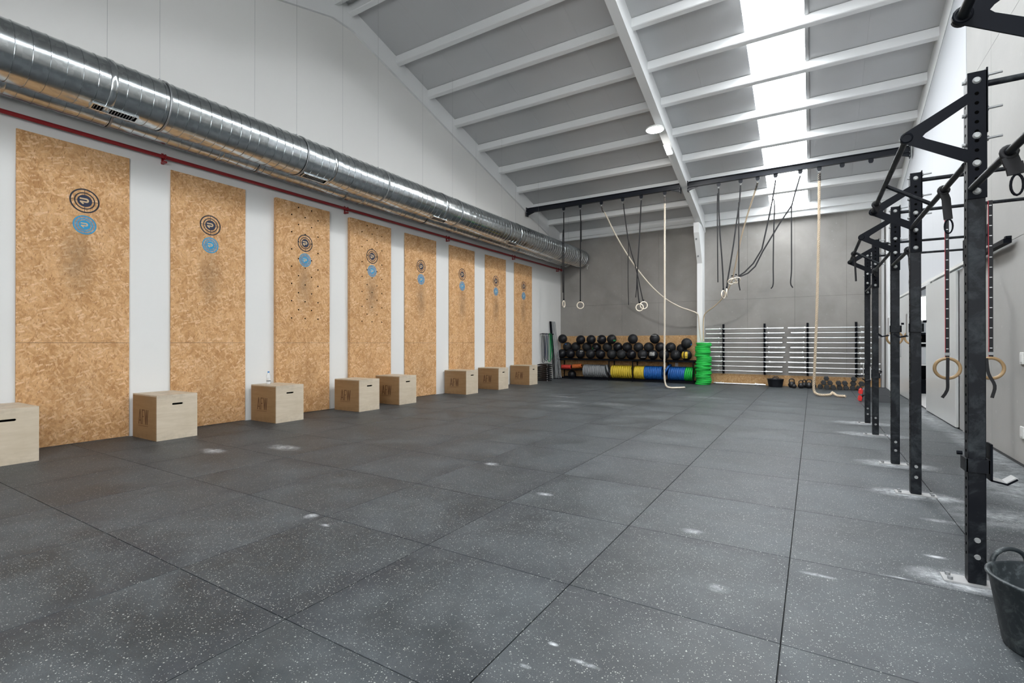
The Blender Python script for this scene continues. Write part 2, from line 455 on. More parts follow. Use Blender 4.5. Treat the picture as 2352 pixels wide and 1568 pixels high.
M_ROPE2 = plain('pale_climbing_rope', (.66, .59, .49), .85, var=.12, vs=60, bump=.4, bs=300)
M_TUB = NT('black_tub_rubber_chalked'); _p = M_TUB.pos(); _f = M_TUB.noise(_p, 16, 6, .75, .5)
M_TUB.set(color=M_TUB.mix(M_TUB.ramp(_f, [(.5, 0.0), (.8, .6)]), (.016, .022, .026), (.24, .28, .29)), rough=.5); M_TUB = M_TUB.m
M_TUBD = plain('black_tub_rubber', (.012, .013, .018), .55)
M_IRON = plain('black_cast_iron', (.014, .014, .016), .42, var=.3)
M_HEX = plain('black_hex_rubber', (.018, .020, .023), .5, var=.3)
M_STEP = plain('grey_step_plastic', (.085, .088, .095), .55, var=.1)
M_MAT = plain('black_mat_vinyl', (.010, .010, .012), .35, var=.3)
M_WHT = plain('white_plastic', (.80, .80, .78), .35)
M_GREYP = plain('grey_alu_profile', (.42, .42, .42), .4, .3)
M_SKY = emitter('daylit_rooflight_pane', (.93, .97, 1.0), SKYLIGHT)
M_LAMP = emitter('lamp_diffuser', (1.0, .985, .95), LAMP)
M_LAMP2 = emitter('small_lamp_diffuser', (.92, .98, 1.0), 2.2)
M_WINFILL = emitter('added_fill_window_pane', (.95, .98, 1.0), FILLWIN)
M_WIN = emitter('daylit_window_pane', (.95, .98, 1.0), 7.0)

# ================================================================== THE ROOM
XL, XR, YB, YF, YR = -8.165, 1.93, 16.87, -3.50, 6.70      # walls left, right, back, front; ridge
def roof(y): return 6.93 - .284 * (abs(y - YR) - 4.69)
ZR = roof(YR)

# floor: dark base with one-metre rubber tiles
floor = tag(empty('floor'), kind='structure')
MB().box((XL - .05, YF - .05, -.06), (XR + 2.4, YB + .05, -.012)).build('floor_base', M_GAP, floor)
def tile_mesh(w, d):
    g = .0024; r = .0010
    mb = MB(); x, y = w / 2 - g, d / 2 - g
    vs = [(-x, -y, -.012), (x, -y, -.012), (x, y, -.012), (-x, y, -.012), (-x, -y, -r), (x, -y, -r), (x, y, -r), (-x, y, -r),
          (-x + r, -y + r, 0), (x - r, -y + r, 0), (x - r, y - r, 0), (-x + r, y - r, 0)]
    fs = [(8, 9, 10, 11)] + [(a, (a + 1) % 4, (a + 1) % 4 + 4, a + 4) for a in range(4)] + [(a + 4, (a + 1) % 4 + 4, (a + 1) % 4 + 8, a + 8) for a in range(4)]
    return mb.add(vs, fs).mesh('rubber_tile', M_FLOOR)
T1 = tile_mesh(1, 1); T2 = tile_mesh(1, .44)
for j in range(-6, 15):
    for i in range(10):
        cx = -8.122 + i + .5
        if j < 14: cy = 2.4235 + j + .5 if False else -3.5765 + (j + 6) + .5
        if j < 14: inst('rubber_tile', T1, floor, (cx, cy, 0))
        else: inst('rubber_tile', T2, floor, (cx, 16.4235 + .22, 0))
MB().box((XR, 11.0, -.012), (XR + 2.3, YB, 0)).build('pale_floor', plain('pale_floor_tile', (.75, .74, .72), .3), floor, label='pale tiled floor seen through the doorway')

# left gable wall
def gable(x0, x1, zoff=0.0):
    return [(YF - .1, -.02), (YB + .1, -.02), (YB + .1, roof(YB + .1) + zoff), (YR, ZR + zoff), (YF - .1, roof(YF - .1) + zoff)]
wl = tag(MB().prism(gable(0, 0, .05), XL - .15, XL, 'x').build('wall_left', M_WALL), kind='structure')
# right gable wall: pale concrete near, white further back, a doorway between the leaves
wr = tag(empty('wall_right'), kind='structure')
DY0, DY1, DZ, YS = 12.05, 15.2, 2.44, 9.66
def rpanel(y0, y1, z0, z1=None, x=XR, m=M_CONCR, name='concrete_panel', g=.0028):
    if z1 is None:
        ys = [y0 + g] + ([YR] if y0 < YR < y1 else []) + [y1 - g]
        poly = [(y0 + g, z0 + g), (y1 - g, z0 + g)] + [(y, roof(y) + .05) for y in reversed(ys)]
    else: poly = [(y0 + g, z0 + g), (y1 - g, z0 + g), (y1 - g, z1 - g), (y0 + g, z1 - g)]
    return MB().prism(poly, x, x + .06, 'x').build(name, m, wr)
MB().prism([(YF - .1, -.02), (DY0, -.02), (DY0, DZ), (DY1, DZ), (DY1, -.02), (YB + .1, -.02), (YB + .1, roof(YB)), (YR, ZR), (YF - .1, roof(YF))], XR + .012, XR + .09, 'x').build('wall_core', M_GAP, wr)
ysr = [YF, -1.1, 1.3, 3.7, 6.1, 8.49, YS]
for a, b in zip(ysr[:-1], ysr[1:]):
    rpanel(a, b, -.01, 2.47); rpanel(a, b, 2.47, 5.05); rpanel(a, b, 5.05)
for a, b in ((YS, 12.05), (12.05, 14.4), (14.4, YB)):
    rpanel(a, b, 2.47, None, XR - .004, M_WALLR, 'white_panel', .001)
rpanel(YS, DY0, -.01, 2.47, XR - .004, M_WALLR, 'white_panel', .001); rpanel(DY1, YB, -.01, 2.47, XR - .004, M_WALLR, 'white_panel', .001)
# back wall of precast concrete panels
wb = tag(empty('wall_back'), kind='structure')
MB().box((XL - .15, YB + .012, -.02), (XR + 2.5, YB + .2, roof(YB) + .3)).build('wall_core', M_GAP, wb)
xs = [XL, -7.24, -5.77, -4.485, -3.11, -1.74, -.465, .81, XR + .1]
for a, b in zip(xs[:-1], xs[1:]):
    for z0, z1 in ((-.01, 2.665), (2.665, 5.5)):
        MB().box((a + .0018, YB, z0 + .0022), (b - .0018, YB + .06, z1 - .0022)).build('concrete_panel', M_CONC, wb)
MB().box((XR + .15, YB - .05, -.01), (XR + 2.4, YB + .05, 3.2)).build('white_partition', M_WALLR, wb)
# front wall behind the camera and the adjoining room's far side
tag(MB().box((XL - .15, YF - .15, -.02), (XR + .15, YF, roof(YF) + .3)).build('wall_front', M_WALL), kind='structure')
for wi, (a, b) in enumerate(((-2.6, 1.4),)):
    w_ = tag(empty('window_%d' % (wi + 2)), kind='structure')  # unseen window added behind the camera as fill light
    MB().box((a, YF + .0, 1.84), (b, YF + .05, 1.9)).box((a, YF, 4.7), (b, YF + .05, 4.76)).box((a, YF, 1.9), (a + .06, YF + .05, 4.7)).box((b - .06, YF, 1.9), (b, YF + .05, 4.7)).box(((a + b) / 2 - .03, YF, 1.9), ((a + b) / 2 + .03, YF + .05, 4.7)).build('window_frame', M_WHT, w_)
    for c, d in ((a + .06, (a + b) / 2 - .03), ((a + b) / 2 + .03, b - .06)): MB().box((c, YF + .01, 1.9), (d, YF + .02, 4.7)).build('pane', M_WINFILL, w_)
wn = tag(empty('wall_far_right'), kind='structure')
MB().box((XR + 2.3, 10.9, -.02), (XR + 2.4, YB, 3.2)).build('partition', M_WALLR, wn)
MB().box((XR + .15, 10.9, -.02), (XR + 2.4, 11.0, 3.2)).build('partition', M_WALLR, wn)
MB().box((XR + .15, 10.9, 3.1), (XR + 2.4, YB, 3.2)).build('partition_ceiling', M_WALLR, wn)

# roof: panels, rooflights, purlins, rafters
ceil = tag(empty('ceiling'), kind='structure')
SKX0, SKX1 = -1.105, -.12
seams = [XL - .1, -7.06, -6.06, -5.06, -4.07, -3.08, -2.09, SKX0, SKX1, .87, XR + .1]
def slope_prism(x0, x1, y0, y1, o0, o1, name, mat, parent=ceil, kind=None):
    # slab between roof offsets o0..o1 (below the roof plane)
    poly = [(y0, roof(y0) - o0), (y1, roof(y1) - o0), (y1, roof(y1) - o1), (y0, roof(y0) - o1)]
    return MB().prism(poly, x0, x1, 'x').build(name, mat, parent, kind=kind)
for side in (1, -1):
    ye = YB + .12 if side > 0 else YF - .12
    for a, b in zip(seams[:-1], seams[1:]):
        if a == SKX0: continue
        slope_prism(a + .0009, b - .0009, YR, ye, 0.0, -.06, 'roof_panel', M_ROOF)
    slope_prism(XL, XR, YR, ye, -.065, -.09, 'roof_cover', M_GAP)
    # rooflight strip panes between purlins
    ys = [YR + side * (.15)] + [YR + side * (1.465 + 1.075 * k) for k in range(9)]
    for a, b in zip(ys[:-1], ys[1:]):
        slope_prism(SKX0 + .01, SKX1 - .01, a + side * .0, b - side * .02, .002, -.02, 'rooflight_pane', M_SKY)
    slope_prism(SKX1 + .0, SKX1 + .055, YR, ye, .03, 0, 'rooflight_rail', M_GREYP)
    slope_prism(SKX1 + .065, SKX1 + .08, YR, ye, .018, 0, 'rooflight_rail', M_GREYP)
bays = [(XL + .02, -3.13), (-2.99, XR - .005)]
def purlin(x0, x1, y, side, w=.10, h=.17):
    ya = y; yb = y + side * w
    poly = [(ya, roof(ya) - .012), (ya, roof(ya) - h), (ya + side * .012, roof(ya) - h - .012), (yb, roof(yb) - h - .008), (yb, roof(yb) - .012)]
    pu = MB().prism(poly, x0, x1, 'x').build('purlin', M_BEAM, ceil)
    MB().prism([(ya + side * .012, roof(ya) - .014), (ya + side * .012, roof(ya)), (yb, roof(yb)), (yb, roof(yb) - .014)], x0, x1, 'x').build('gap_shade_strip', M_GAP, pu)  # dark filler strip in place of the shade between purlin and roof
PY = [YR + .12] + [YR + 1.465 + 1.075 * k for k in range(8)]
for side in (1, -1):
    for y in PY:
        yy = YR + side * (y - YR)
        for a, b in bays: purlin(a, b, yy, side)
def rafter(x0, x1, name='rafter', d=.5):
    ys_ = [YF - .05, YR, YB]
    if x1 - x0 > .15 and x0 > -4:
        # lean web with a wider bottom flange
        pass
    poly = [(YF, roof(YF) - d), (YR - .25, ZR - d), (YR + .25, ZR - d), (YB, roof(YB) - d), (YB, roof(YB)), (YR, ZR), (YF, roof(YF))]
    return MB().prism(poly, x0, x1, 'x').build(name, M_BEAM, ceil)
rafter(XL - .02, XL + .06); rafter(-3.15, -2.97); rafter(XR - .012, XR + .1)
# eaves gutter beam along the back wall
MB().box((XL, YB - .20, 5.19), (-3.15, YB, 5.36)).box((XL, YB - .14, 5.10), (-3.15, YB, 5.19)).box((XL, YB - .17, 5.36), (-3.15, YB, 5.55)).build('eaves_beam', M_BEAM, ceil)
MB().box((-2.97, YB - .20, 5.19), (XR, YB, 5.36)).box((-2.97, YB - .14, 5.02), (XR, YB, 5.19)).box((-2.97, YB - .17, 5.36), (XR, YB, 5.55)).build('eaves_beam', M_BEAM, ceil)
# columns on the back wall with their tapered heads
def column(x0, x1, y0, name='column', bolts=True):
    poly = [(YB, -.01), (y0, -.01), (y0, 3.83), (y0 - .52, 4.72), (y0 - .56, 4.95), (y0 - .56, 5.02), (YB, 5.02)]
    c = MB().prism(poly, x0, x1, 'x').build(name, M_BEAM, wb)
    if bolts:
        for t in (.25, .80):
            y = y0 - .52 * t; z = 3.83 + .89 * t
            MB().cyl(((x0 + x1) / 2 - .02, y - .03, z - .016), ((x0 + x1) / 2 - .02, y + .02, z + .01), .026, 6).build('bolt', M_ZINC, c)
column(-3.16, -3.0, 16.48)
column(1.70, 1.93, 16.42, bolts=False)
MB().box((1.60, YB - .09, 0), (1.66, YB, 5.0)).build('corner_pipe', M_GREYP, wb)

# sliding door: rail, two leaves, jamb
d1 = tag(empty('door_1'), kind='structure')
leaf = MB().bbox((1.845, 9.91, .012), (1.885, 12.2, 2.40), .006).build('door_leaf', M_DOOR, d1)
for y in (10.3, 11.8): MB().box((1.86, y, 2.40), (1.875, y + .09, 2.47)).build('door_hanger', M_WIRE, leaf)
MB().box((1.83, 7.62, 2.425), (1.90, 9.35, 2.475)).box((1.845, 7.60, 2.475), (1.895, 7.66, 2.50)).build('door_rail', M_BLACK, d1, label='black end of the sliding door rail')
MB().box((1.84, 9.35, 2.43), (1.90, 15.9, 2.475)).build('door_rail', M_WHT, d1, label='white sliding door rail')
MB().box((1.87, 9.50, 0), (1.925, 9.62, 2.40)).box((1.89, 9.66, 0), (1.925, 9.9, 2.40)).build('door_jamb', M_GREYP, d1)
MB().box((1.90, 9.628, 0.02), (1.915, 9.652, 2.38)).build('jamb_gap', M_HOLE, d1)
d2 = tag(empty('door_2'), kind='structure')
MB().bbox((1.85, 12.98, .012), (1.885, 15.9, 2.40), .006).build('door_leaf', M_DOOR, d2)
MB().box((1.80, 15.35, .95), (1.85, 15.39, 1.9)).build('door_handle', M_GREYP, d2)
w1 = tag(empty('window_1'), kind='structure')
MB().box((2.17, YB - .09, 1.86), (2.95, YB - .05, 1.90)).box((2.17, YB - .09, 2.52), (2.95, YB - .05, 2.56)).box((2.17, YB - .09, 1.9), (2.21, YB - .05, 2.52)).box((2.91, YB - .09, 1.9), (2.95, YB - .05, 2.52)).build('window_frame', M_WHT, w1)
MB().box((2.21, YB - .075, 1.9), (2.91, YB - .06, 2.52)).build('pane', M_WIN, w1)

# ================================================================== THINGS ON THE LEFT WALL
def disc_pts(y, z, r, n=40, x=0): return [(x, y + r * math.cos(2 * PI * i / n), z + r * math.sin(2 * PI * i / n)) for i in range(n)]
def annulus(mb, y, z, r0, r1, x, n=44, t=.0012):
    vs = []
    for i in range(n):
        a = 2 * PI * i / n; c, s = math.cos(a), math.sin(a)
        vs += [(x, y + r0 * c, z + r0 * s), (x, y + r1 * c, z + r1 * s), (x - t, y + r0 * c, z + r0 * s), (x - t, y + r1 * c, z + r1 * s)]
    fs = []
    for i in range(n):
        j = (i + 1) % n; fs += [(4 * i, 4 * i + 1, 4 * j + 1, 4 * j), (4 * i + 1, 4 * i + 3, 4 * j + 3, 4 * j + 1), (4 * i, 4 * j, 4 * j + 2, 4 * i + 2)]
    mb.add(vs, fs)
def glyph_strokes(y, z, k):
    # hooked stencil mark: two parallel bars joined by a bow at the far end, with a short foot at the near end
    P = [(-.62, .33), (.16, .33)]
    for i in range(0, 9):
        a = PI / 2 - PI * i / 8; P.append((.20 + .24 * math.cos(a), .08 + .25 * math.sin(a)))
    P += [(.16, -.17), (-.60, -.17)]
    return [(y + a * k, z + b * k) for a, b in P], [(y + a * k, z + b * k) for a, b in [(-.52, -.22), (-.22, -.50)]]
def print_bar(mb, pts, w, x, t=.0012):
    for (a, b), (c, d) in zip(pts[:-1], pts[1:]):
        L = math.hypot(c - a, d - b) + 1e-6; ny, nz = -(d - b) / L * w / 2, (c - a) / L * w / 2; ey, ez = (c - a) / L * w * .25, (d - b) / L * w * .25
        q = [(a - ey + ny, b - ez + nz), (c + ey + ny, d + ez + nz), (c + ey - ny, d + ez - nz), (a - ey - ny, b - ez - nz)]
        mb.prism(q, x - t, x, 'x')
def target(parent, y, z, x, black=True):
    R = .158 if black else .123
    s = R / .158
    mb = MB(); annulus(mb, y, z, R * .89, R, x); annulus(mb, y, z, R * .615, R * .70, x)
    for a in range(4):
        c, d = math.cos(a * PI / 2), math.sin(a * PI / 2)
        print_bar(mb, [(y + c * R * .48, z + d * R * .48), (y + c * R * .95, z + d * R * .95)], .005 * s, x)
    mb.build('target_rings', M_TBLK if black else M_TBLUE, parent)
    MB().prism([(y + .078 * s * math.cos(2 * PI * i / 32), z + .078 * s * math.sin(2 * PI * i / 32)) for i in range(32)], x - .001, x + .0004, 'x').build('target_centre', M_TNAVY if black else M_TBLUE, parent)
    g = MB(); A_, B_ = glyph_strokes(y, z, .078 * s)
    nn = 0
    for q in (A_, B_):
        for sa, sb in zip(q[:-1], q[1:]):
            nn += 1; print_bar(g, [sa, sb], .0185 * s, x + .0012 + nn * .00012, .0006)
    g.build('target_mark', M_MARK, parent)
    if not black:
        MB().prism([(y + R * 1.02 * math.cos(2 * PI * i / 36), z + R * 1.02 * math.sin(2 * PI * i / 36)) for i in range(36)], x - .0012, x - .0006, 'x').build('overspray', M_HAZE, parent)

def osb_sheet(parent, y0, y1, z0, z1, x0, x1, holes=()):
    mb = MB()
    if not holes:
        mb.bbox((x0, y0, z0), (x1, y1, z1), .002)
    else:
        # front face in bands, each hole cut in a cell of its own
        rows = sorted(set(h[1] for h in holes)); zb = [z0] + [(a + b) / 2 for a, b in zip(rows[:-1], rows[1:])] + [z1]
        R = .0135; n = 10; hb = MB()
        for r, za, zc in zip(rows, zb[:-1], zb[1:]):
            hs = sorted(h[0] for h in holes if h[1] == r); yb = [y0] + [(a + b) / 2 for a, b in zip(hs[:-1], hs[1:])] + [y1]
            for hy, ya, yc in zip(hs, yb[:-1], yb[1:]):
                ring = [(hy + R * math.cos(-PI / 2 + 2 * PI * i / n), r + R * math.sin(-PI / 2 + 2 * PI * i / n)) for i in range(n)]
                vs = [(x1, a, b) for a, b in ring] + [(x1, hy, za), (x1, yc, za), (x1, yc, zc), (x1, hy, zc), (x1, ya, zc), (x1, ya, za)] + [(x0 + .02, a, b) for a, b in ring]
                h2 = n // 2
                fs = [tuple([n, n + 1, n + 2, n + 3] + list(range(h2, -1, -1))), tuple([n + 3, n + 4, n + 5, n] + [0] + list(range(n - 1, h2 - 1, -1)))]
                mb.add(vs, fs)
                hb.add([(x1 - .0005, a, b) for a, b in ring] + [(x0 + .02, a, b) for a, b in ring], [(i, (i + 1) % n, n + (i + 1) % n, n + i) for i in range(n)])
        vs = [(x0, y0, z0), (x0, y1, z0), (x0, y1, z1), (x0, y0, z1), (x1, y0, z0), (x1, y1, z0), (x1, y1, z1), (x1, y0, z1)]
        mb.add(vs, [(0, 1, 2, 3), (0, 1, 5, 4), (1, 2, 6, 5), (2, 3, 7, 6), (3, 0, 4, 7)])
    s = mb.build('board_sheet', M_OSB, parent)
    if holes:
        b = MB()
        b.box((x0 + .016, y0 + .01, z0 + .01), (x0 + .019, y1 - .01, z1 - .01))
        b.build('hole_backing', M_HOLE, s); hb.build('peg_holes', M_HOLE, s, kind='stuff')  # hole walls and backing coloured black for the shade inside
    return s
PZ = 3.875
allp = [(.275, 1.42)] + PANELS
for i, (a, b) in enumerate(allp):
    k = i - 1; peg = k in (2, 3)
    xf = XL + (.075 if peg else .026)
    lab = 'tall oriented strand board target panel, ' + (['nearest of all, left of the frame', 'leftmost in view behind the cut-off plywood box', 'second from left', 'third from left, thick and drilled with peg holes',
          'fourth from left, thick and drilled with peg holes', 'fifth from left with a smooth face', 'sixth from left', 'seventh from left, second from the far corner', 'farthest, next to the back corner'][i])
    t = thing('target_panel', lab, 'wall panel', (0, 0, 0), group='strand board target panels on the white wall')
    yc = (a + b) / 2; holes = []
    if peg:
        yc = 5.815 if k == 2 else 7.45
        for r in range(14):
            z = 3.795 - r * .157
            for dy in ((-.139, .139) if r % 2 == 0 else (-.279, 0.0, .279)): holes.append((yc + dy, z))
    else:
        yc = [.845, 2.57, 4.146, 0, 0, 9.055, 10.70, 12.365, 14.03][i]
    osb_sheet(t, a, b, .005, 1.30, XL + .004, xf)
    osb_sheet(t, a, b, 1.303, PZ, XL + .004, xf, holes)
    target(t, yc, 3.16, xf + .0014); target(t, yc, 2.845, xf + .0014, False)

# red sprinkler pipe with wall brackets
rp = thing('red_pipe', 'long dark red pipe running along the white wall above the panels', 'pipe')
MB().cyl((-8.08, YF + .1, 4.0), (-8.08, 16.72, 4.04), .027, 12).build('pipe_run', M_RED, rp)
MB().cyl((-8.08, 16.72, 4.04), (-8.08, 16.85, 4.04), .045, 12).build('end_cap', M_RED, rp)
for y in (.2, 3.48, 6.78, 10.05, 13.35, 16.5):
    z = 4.0 + (y + 3.4) / 20 * .04
    MB().tube([(-8.08 + .036 * math.cos(t), y, z + .036 * math.sin(t)) for t in [2 * PI * i / 12 for i in range(12)]], .008, 6, closed=True).box((XL + .002, y - .02, z - .085), (-8.06, y + .02, z - .06)).box((XL + .002, y - .015, z - .09), (XL + .012, y + .015, z + .07)).build('pipe_bracket', M_RED, rp)

# spiral ducts
def spiral_duct(cx, cz, R, y0, y1, joints, pitch, label, bands, wires):
    t = thing('spiral_duct', label, 'duct')
    cuts = [y0] + joints + [y1]; rd = random.Random(3)
    for a, b in zip(cuts[:-1], cuts[1:]):
        prof = []; n = max(1, round((b - a) / pitch)); p = (b - a) / n
        mb = MB()
        for k in range(n):
            y = a + k * p; e = rd.uniform(-.0022, .0022)
            mb.lathe([(R + e, y), (R - e, y + p * .93)], (cx, 0, cz), 64, 'y')
            mb.lathe([(R - .001, y + p * .93), (R + .006, y + p * .945), (R + .006, y + p * .985), (R - .001, y + p)], (cx, 0, cz), 64, 'y', smooth=False)
        mb.build('duct_section', M_GALV, t)
    for y in joints:
        MB().lathe([(R + .002, y - .035), (R + .011, y - .03), (R + .011, y + .03), (R + .002, y + .035)], (cx, 0, cz), 56, 'y').build('joint_collar', M_GALV, t)
    for y in bands:
        MB().lathe([(R + .009, y - .011), (R + .013, y - .011), (R + .013, y + .011), (R + .009, y + .011)], (cx, 0, cz), 48, 'y').build('hanging_band', M_WIRE, t)
        zt = roof(y) - .02
        MB().cyl((cx, y, cz + R + .01), (cx, y, zt), .0016, 5).cyl((cx, y, cz + R + .005), (cx, y, cz + R + .05), .012, 8).build('support_wire', M_WIRE, t)
    return t
bandY = [.95, 3.06, 5.05, 6.83, 9.15, 11.3, 13.4, 15.6]
DUCT = spiral_duct(-7.25, 4.377, .312, YF + .2, 16.68, [.1, 2.47, 5.6, 8.6, 11.9, 14.7], .138, 'large bright galvanised spiral duct nearest the room, hung on wires', bandY, True)
DUCT2 = spiral_duct(-7.86, 4.325, .20, YF + .2, 16.70, [1.7, 4.1, 6.9, 9.9, 13.1], .138, 'smaller galvanised spiral duct behind, close to the white wall', [y - .35 for y in bandY], True)
MB().lathe([(.312, 16.63), (.326, 16.66), (.326, 16.69), (.297, 16.70), (.297, 16.55)], (-7.25, 0, 4.377), 56, 'y').build('end_ring', M_WIRE, DUCT)
MB().lathe([(.001, 16.5), (.298, 16.5)], (-7.25, 0, 4.377), 40, 'y').build('end_blank', M_GALV, DUCT)
MB().lathe([(.001, 16.69), (.198, 16.69)], (-7.86, 0, 4.325), 40, 'y').build('end_blank', M_GALV, DUCT2)
MB().tube([(-7.0, 16.70, 4.17), (-7.04, 16.71, 4.13), (-6.95, 16.71, 4.14), (-7.02, 16.71, 4.06), (-7.01, 16.71, 3.98)], .008, 6).build('loose_tie', M_STRAPW, DUCT)
for y in (-.4, 2.31, 5.08, 8.3, 11.45):
    a = math.radians(-72); 
    mb = MB(); w = .085; L = .46
    def q(rad, tan, yy): rad += .012; return (-7.25 + rad * math.cos(a) - tan * math.sin(a), yy, 4.377 + rad * math.sin(a) + tan * math.cos(a))
    def bx(r_a, r_b, t_a, t_b, ya, yb):
        vs = [q(r, t, yy) for yy in (ya, yb) for r, t in ((r_a, t_a), (r_b, t_a), (r_b, t_b), (r_a, t_b))]
        mb.add(vs, [(0, 1, 2, 3), (7, 6, 5, 4), (0, 4, 5, 1), (1, 5, 6, 2), (2, 6, 7, 3), (3, 7, 4, 0)])
    bx(.27, .325, -w / 2 - .014, -w / 2, y, y + L); bx(.27, .325, w / 2, w / 2 + .014, y, y + L); bx(.27, .325, -w / 2, w / 2, y, y + .014); bx(.27, .325, -w / 2, w / 2, y + L - .014, y + L)
    v = mb.build('air_vent', M_GALV, DUCT)
    mb = MB(); bx(.27, .304, -w / 2, w / 2, y + .014, y + L - .014); mb.build('vent_opening', M_HOLE, v)
    mb = MB()
    for s_ in range(14): bx(.304, .318, -w / 2, w / 2, y + .03 + s_ * .029, y + .035 + s_ * .029)
    mb.build('vent_slats', M_WIRE, v, kind='stuff')

# plywood jump boxes
def plybox():
    t = thing('jump_box', 'x', 'plyo box')
    W_, D_, H_ = .70, .50, .60; th = .018
    hw = .055; hh = .013; hz = .475
    # front (+x) face with the hand slot
    mb = MB(); x1 = 0; n = 8
    slot = [(D_ / 2 + hw * (1 if math.cos(a) > 0 else -1) + hh * math.cos(a), hz + hh * math.sin(a)) for a in [(-PI / 2 + PI * i / n) for i in range(n + 1)] + [PI / 2 + PI * i / n for i in range(n + 1)]]
    m_ = len(slot)
    for x in (0.0,):
        vs = [(x, a, b) for a, b in slot] + [(x, D_ / 2, 0), (x, D_, 0), (x, D_, H_), (x, D_ / 2, H_), (x, 0, H_), (x, 0, 0)] + [(x - th, a, b) for a, b in slot]
        k = n // 2
        # split: right half loop from bottom centre to top centre
        mid_b = m_ + 12 if False else None
        bot = 0; top = n
        vs += [(x, D_ / 2, hz - hh), (x, D_ / 2, hz + hh)]
        ib, it = len(vs) - 2, len(vs) - 1
        fs = [tuple([m_, m_ + 1, m_ + 2, m_ + 3, it] + list(range(top, -1, -1)) + [ib]), tuple([m_ + 3, m_ + 4, m_ + 5, m_, ib] + list(range(m_ - 1, top, -1)) + [it])]
        fs += [(i, (i + 1) % m_, m_ + 6 + (i + 1) % m_, m_ + 6 + i) for i in range(m_)]
        mb.add(vs, fs)
    mb.add([(-th, 0, 0), (-th, D_, 0), (-th, D_, H_), (-th, 0, H_)], [(0, 1, 2, 3)]) if False else None
    mb.add([(0, 0, 0), (-th, 0, 0), (-th, 0, H_), (0, 0, H_), (0, D_, 0), (-th, D_, 0), (-th, D_, H_), (0, D_, H_)], [(0, 1, 2, 3), (4, 5, 6, 7), (0, 1, 5, 4), (3, 2, 6, 7)])
    f = mb.build('handle_board', M_PLY, t)
    MB().box((-th - .012, D_ / 2 - .1, hz - .04), (-th - .009, D_ / 2 + .1, hz + .04)).build('hand_slot', M_HOLE, f)
    MB().box((-W_, th * 0 + .0, 0), (-th, th, H_ - th)).build('side_board', M_PLYSH, t, label='side board printed with AFW, coloured darker for shade')
    MB().box((-W_, D_ - th, 0), (-th, D_, H_ - th)).build('side_board', M_PLYSH, t)
    MB().box((-W_, th, 0), (-W_ + th, D_ - th, H_ - th)).build('back_board', M_PLY, t)
    MB().box((-W_, 0, H_ - th), (-th, D_, H_)).build('top_board', M_PLY, t)
    # stencil letters A F W on the side facing the camera, with an underline
    mb = MB()
    def bar(x0, z0, x1, z1, w=.017):
        L = math.hypot(x1 - x0, z1 - z0); nx, nz = -(z1 - z0) / L * w / 2, (x1 - x0) / L * w / 2
        mb.prism([(x0 + nx, z0 + nz), (x1 + nx, z1 + nz), (x1 - nx, z1 - nz), (x0 - nx, z0 - nz)], -.0012, 0, 'y')
    X, Z, h = -.515, .195, .20
    bar(X, Z, X + .033, Z + h); bar(X + .066, Z, X + .033, Z + h); bar(X + .012, Z + .05, X + .054, Z + .05, .014)
    bar(X + .098, Z, X + .098, Z + h); bar(X + .098, Z + h - .008, X + .150, Z + h - .008, .016); bar(X + .098, Z + h * .52, X + .138, Z + h * .52, .016)
    x = X + .172
    bar(x, Z + h, x + .024, Z); bar(x + .046, Z + h, x + .024, Z); bar(x + .046, Z + h, x + .070, Z); bar(x + .092, Z + h, x + .070, Z)
    bar(X - .015, Z - .022, X + .265, Z - .022, .005)
    mb.build('stencil_lettering', M_INK, t, label='brown stencilled letters AFW')
    return t
BX = plybox()
boxes = [(-7.30, 1.41, 0, 'plywood jump box cut off by the left edge of the photo'), (-7.375, 3.085, 0, 'plywood jump box stamped AFW, nearest whole one, between the first two panels'),
         (-7.385, 4.78, 0, 'plywood jump box stamped AFW with the water bottle on top'), (-7.275, 6.39, 0, 'plywood jump box stamped AFW, overlapping the one behind it'),
         (-7.38, 7.55, -.8, 'plywood jump box stamped AFW, partly hidden by the nearer box on its left'), (-7.42, 9.93, 0, 'plywood jump box stamped AFW, third from the far end'),
         (-7.42, 11.42, 0, 'plywood jump box stamped AFW, second from the far end'), (-7.43, 13.18, 0, 'plywood jump box stamped AFW, farthest one beside the stacked black mats')]
for i, (x, y, r, lab) in enumerate(boxes):
    o = BX if i == 0 else copy_tree(BX)
    o.location = (x, y, 0.001); o.rotation_euler = (0, 0, math.radians(r)); o['label'] = lab; o['group'] = 'plywood jump boxes along the left wall'
# water bottle on the third box
wb_ = thing('water_bottle', 'small clear water bottle with a blue cap on the plywood box', 'bottle', (-7.87, 4.955, .602))
mt = NT('clear_bottle_plastic'); mt.set(color=(.9, .94, .97), rough=.08, alpha=.38); mt = mt.m
MB().lathe([(.001, 0), (.030, 0), (.033, .01), (.033, .06), (.031, .065), (.033, .07), (.033, .14), (.028, .165), (.014, .185), (.013, .20)], n=20).build('bottle_body', mt, wb_)
MB().lathe([(.0335, .05), (.0335, .095)], n=20).build('bottle_label', M_STRAPW, wb_); MB().lathe([(.0338, .05), (.0338, .06)], n=20).build('label_stripe', M_BLACK, wb_)
MB().cyl((0, 0, .195), (0, 0, .215), .016, 16).build('bottle_cap', plain('blue_cap', (.02, .20, .55), .4), wb_)

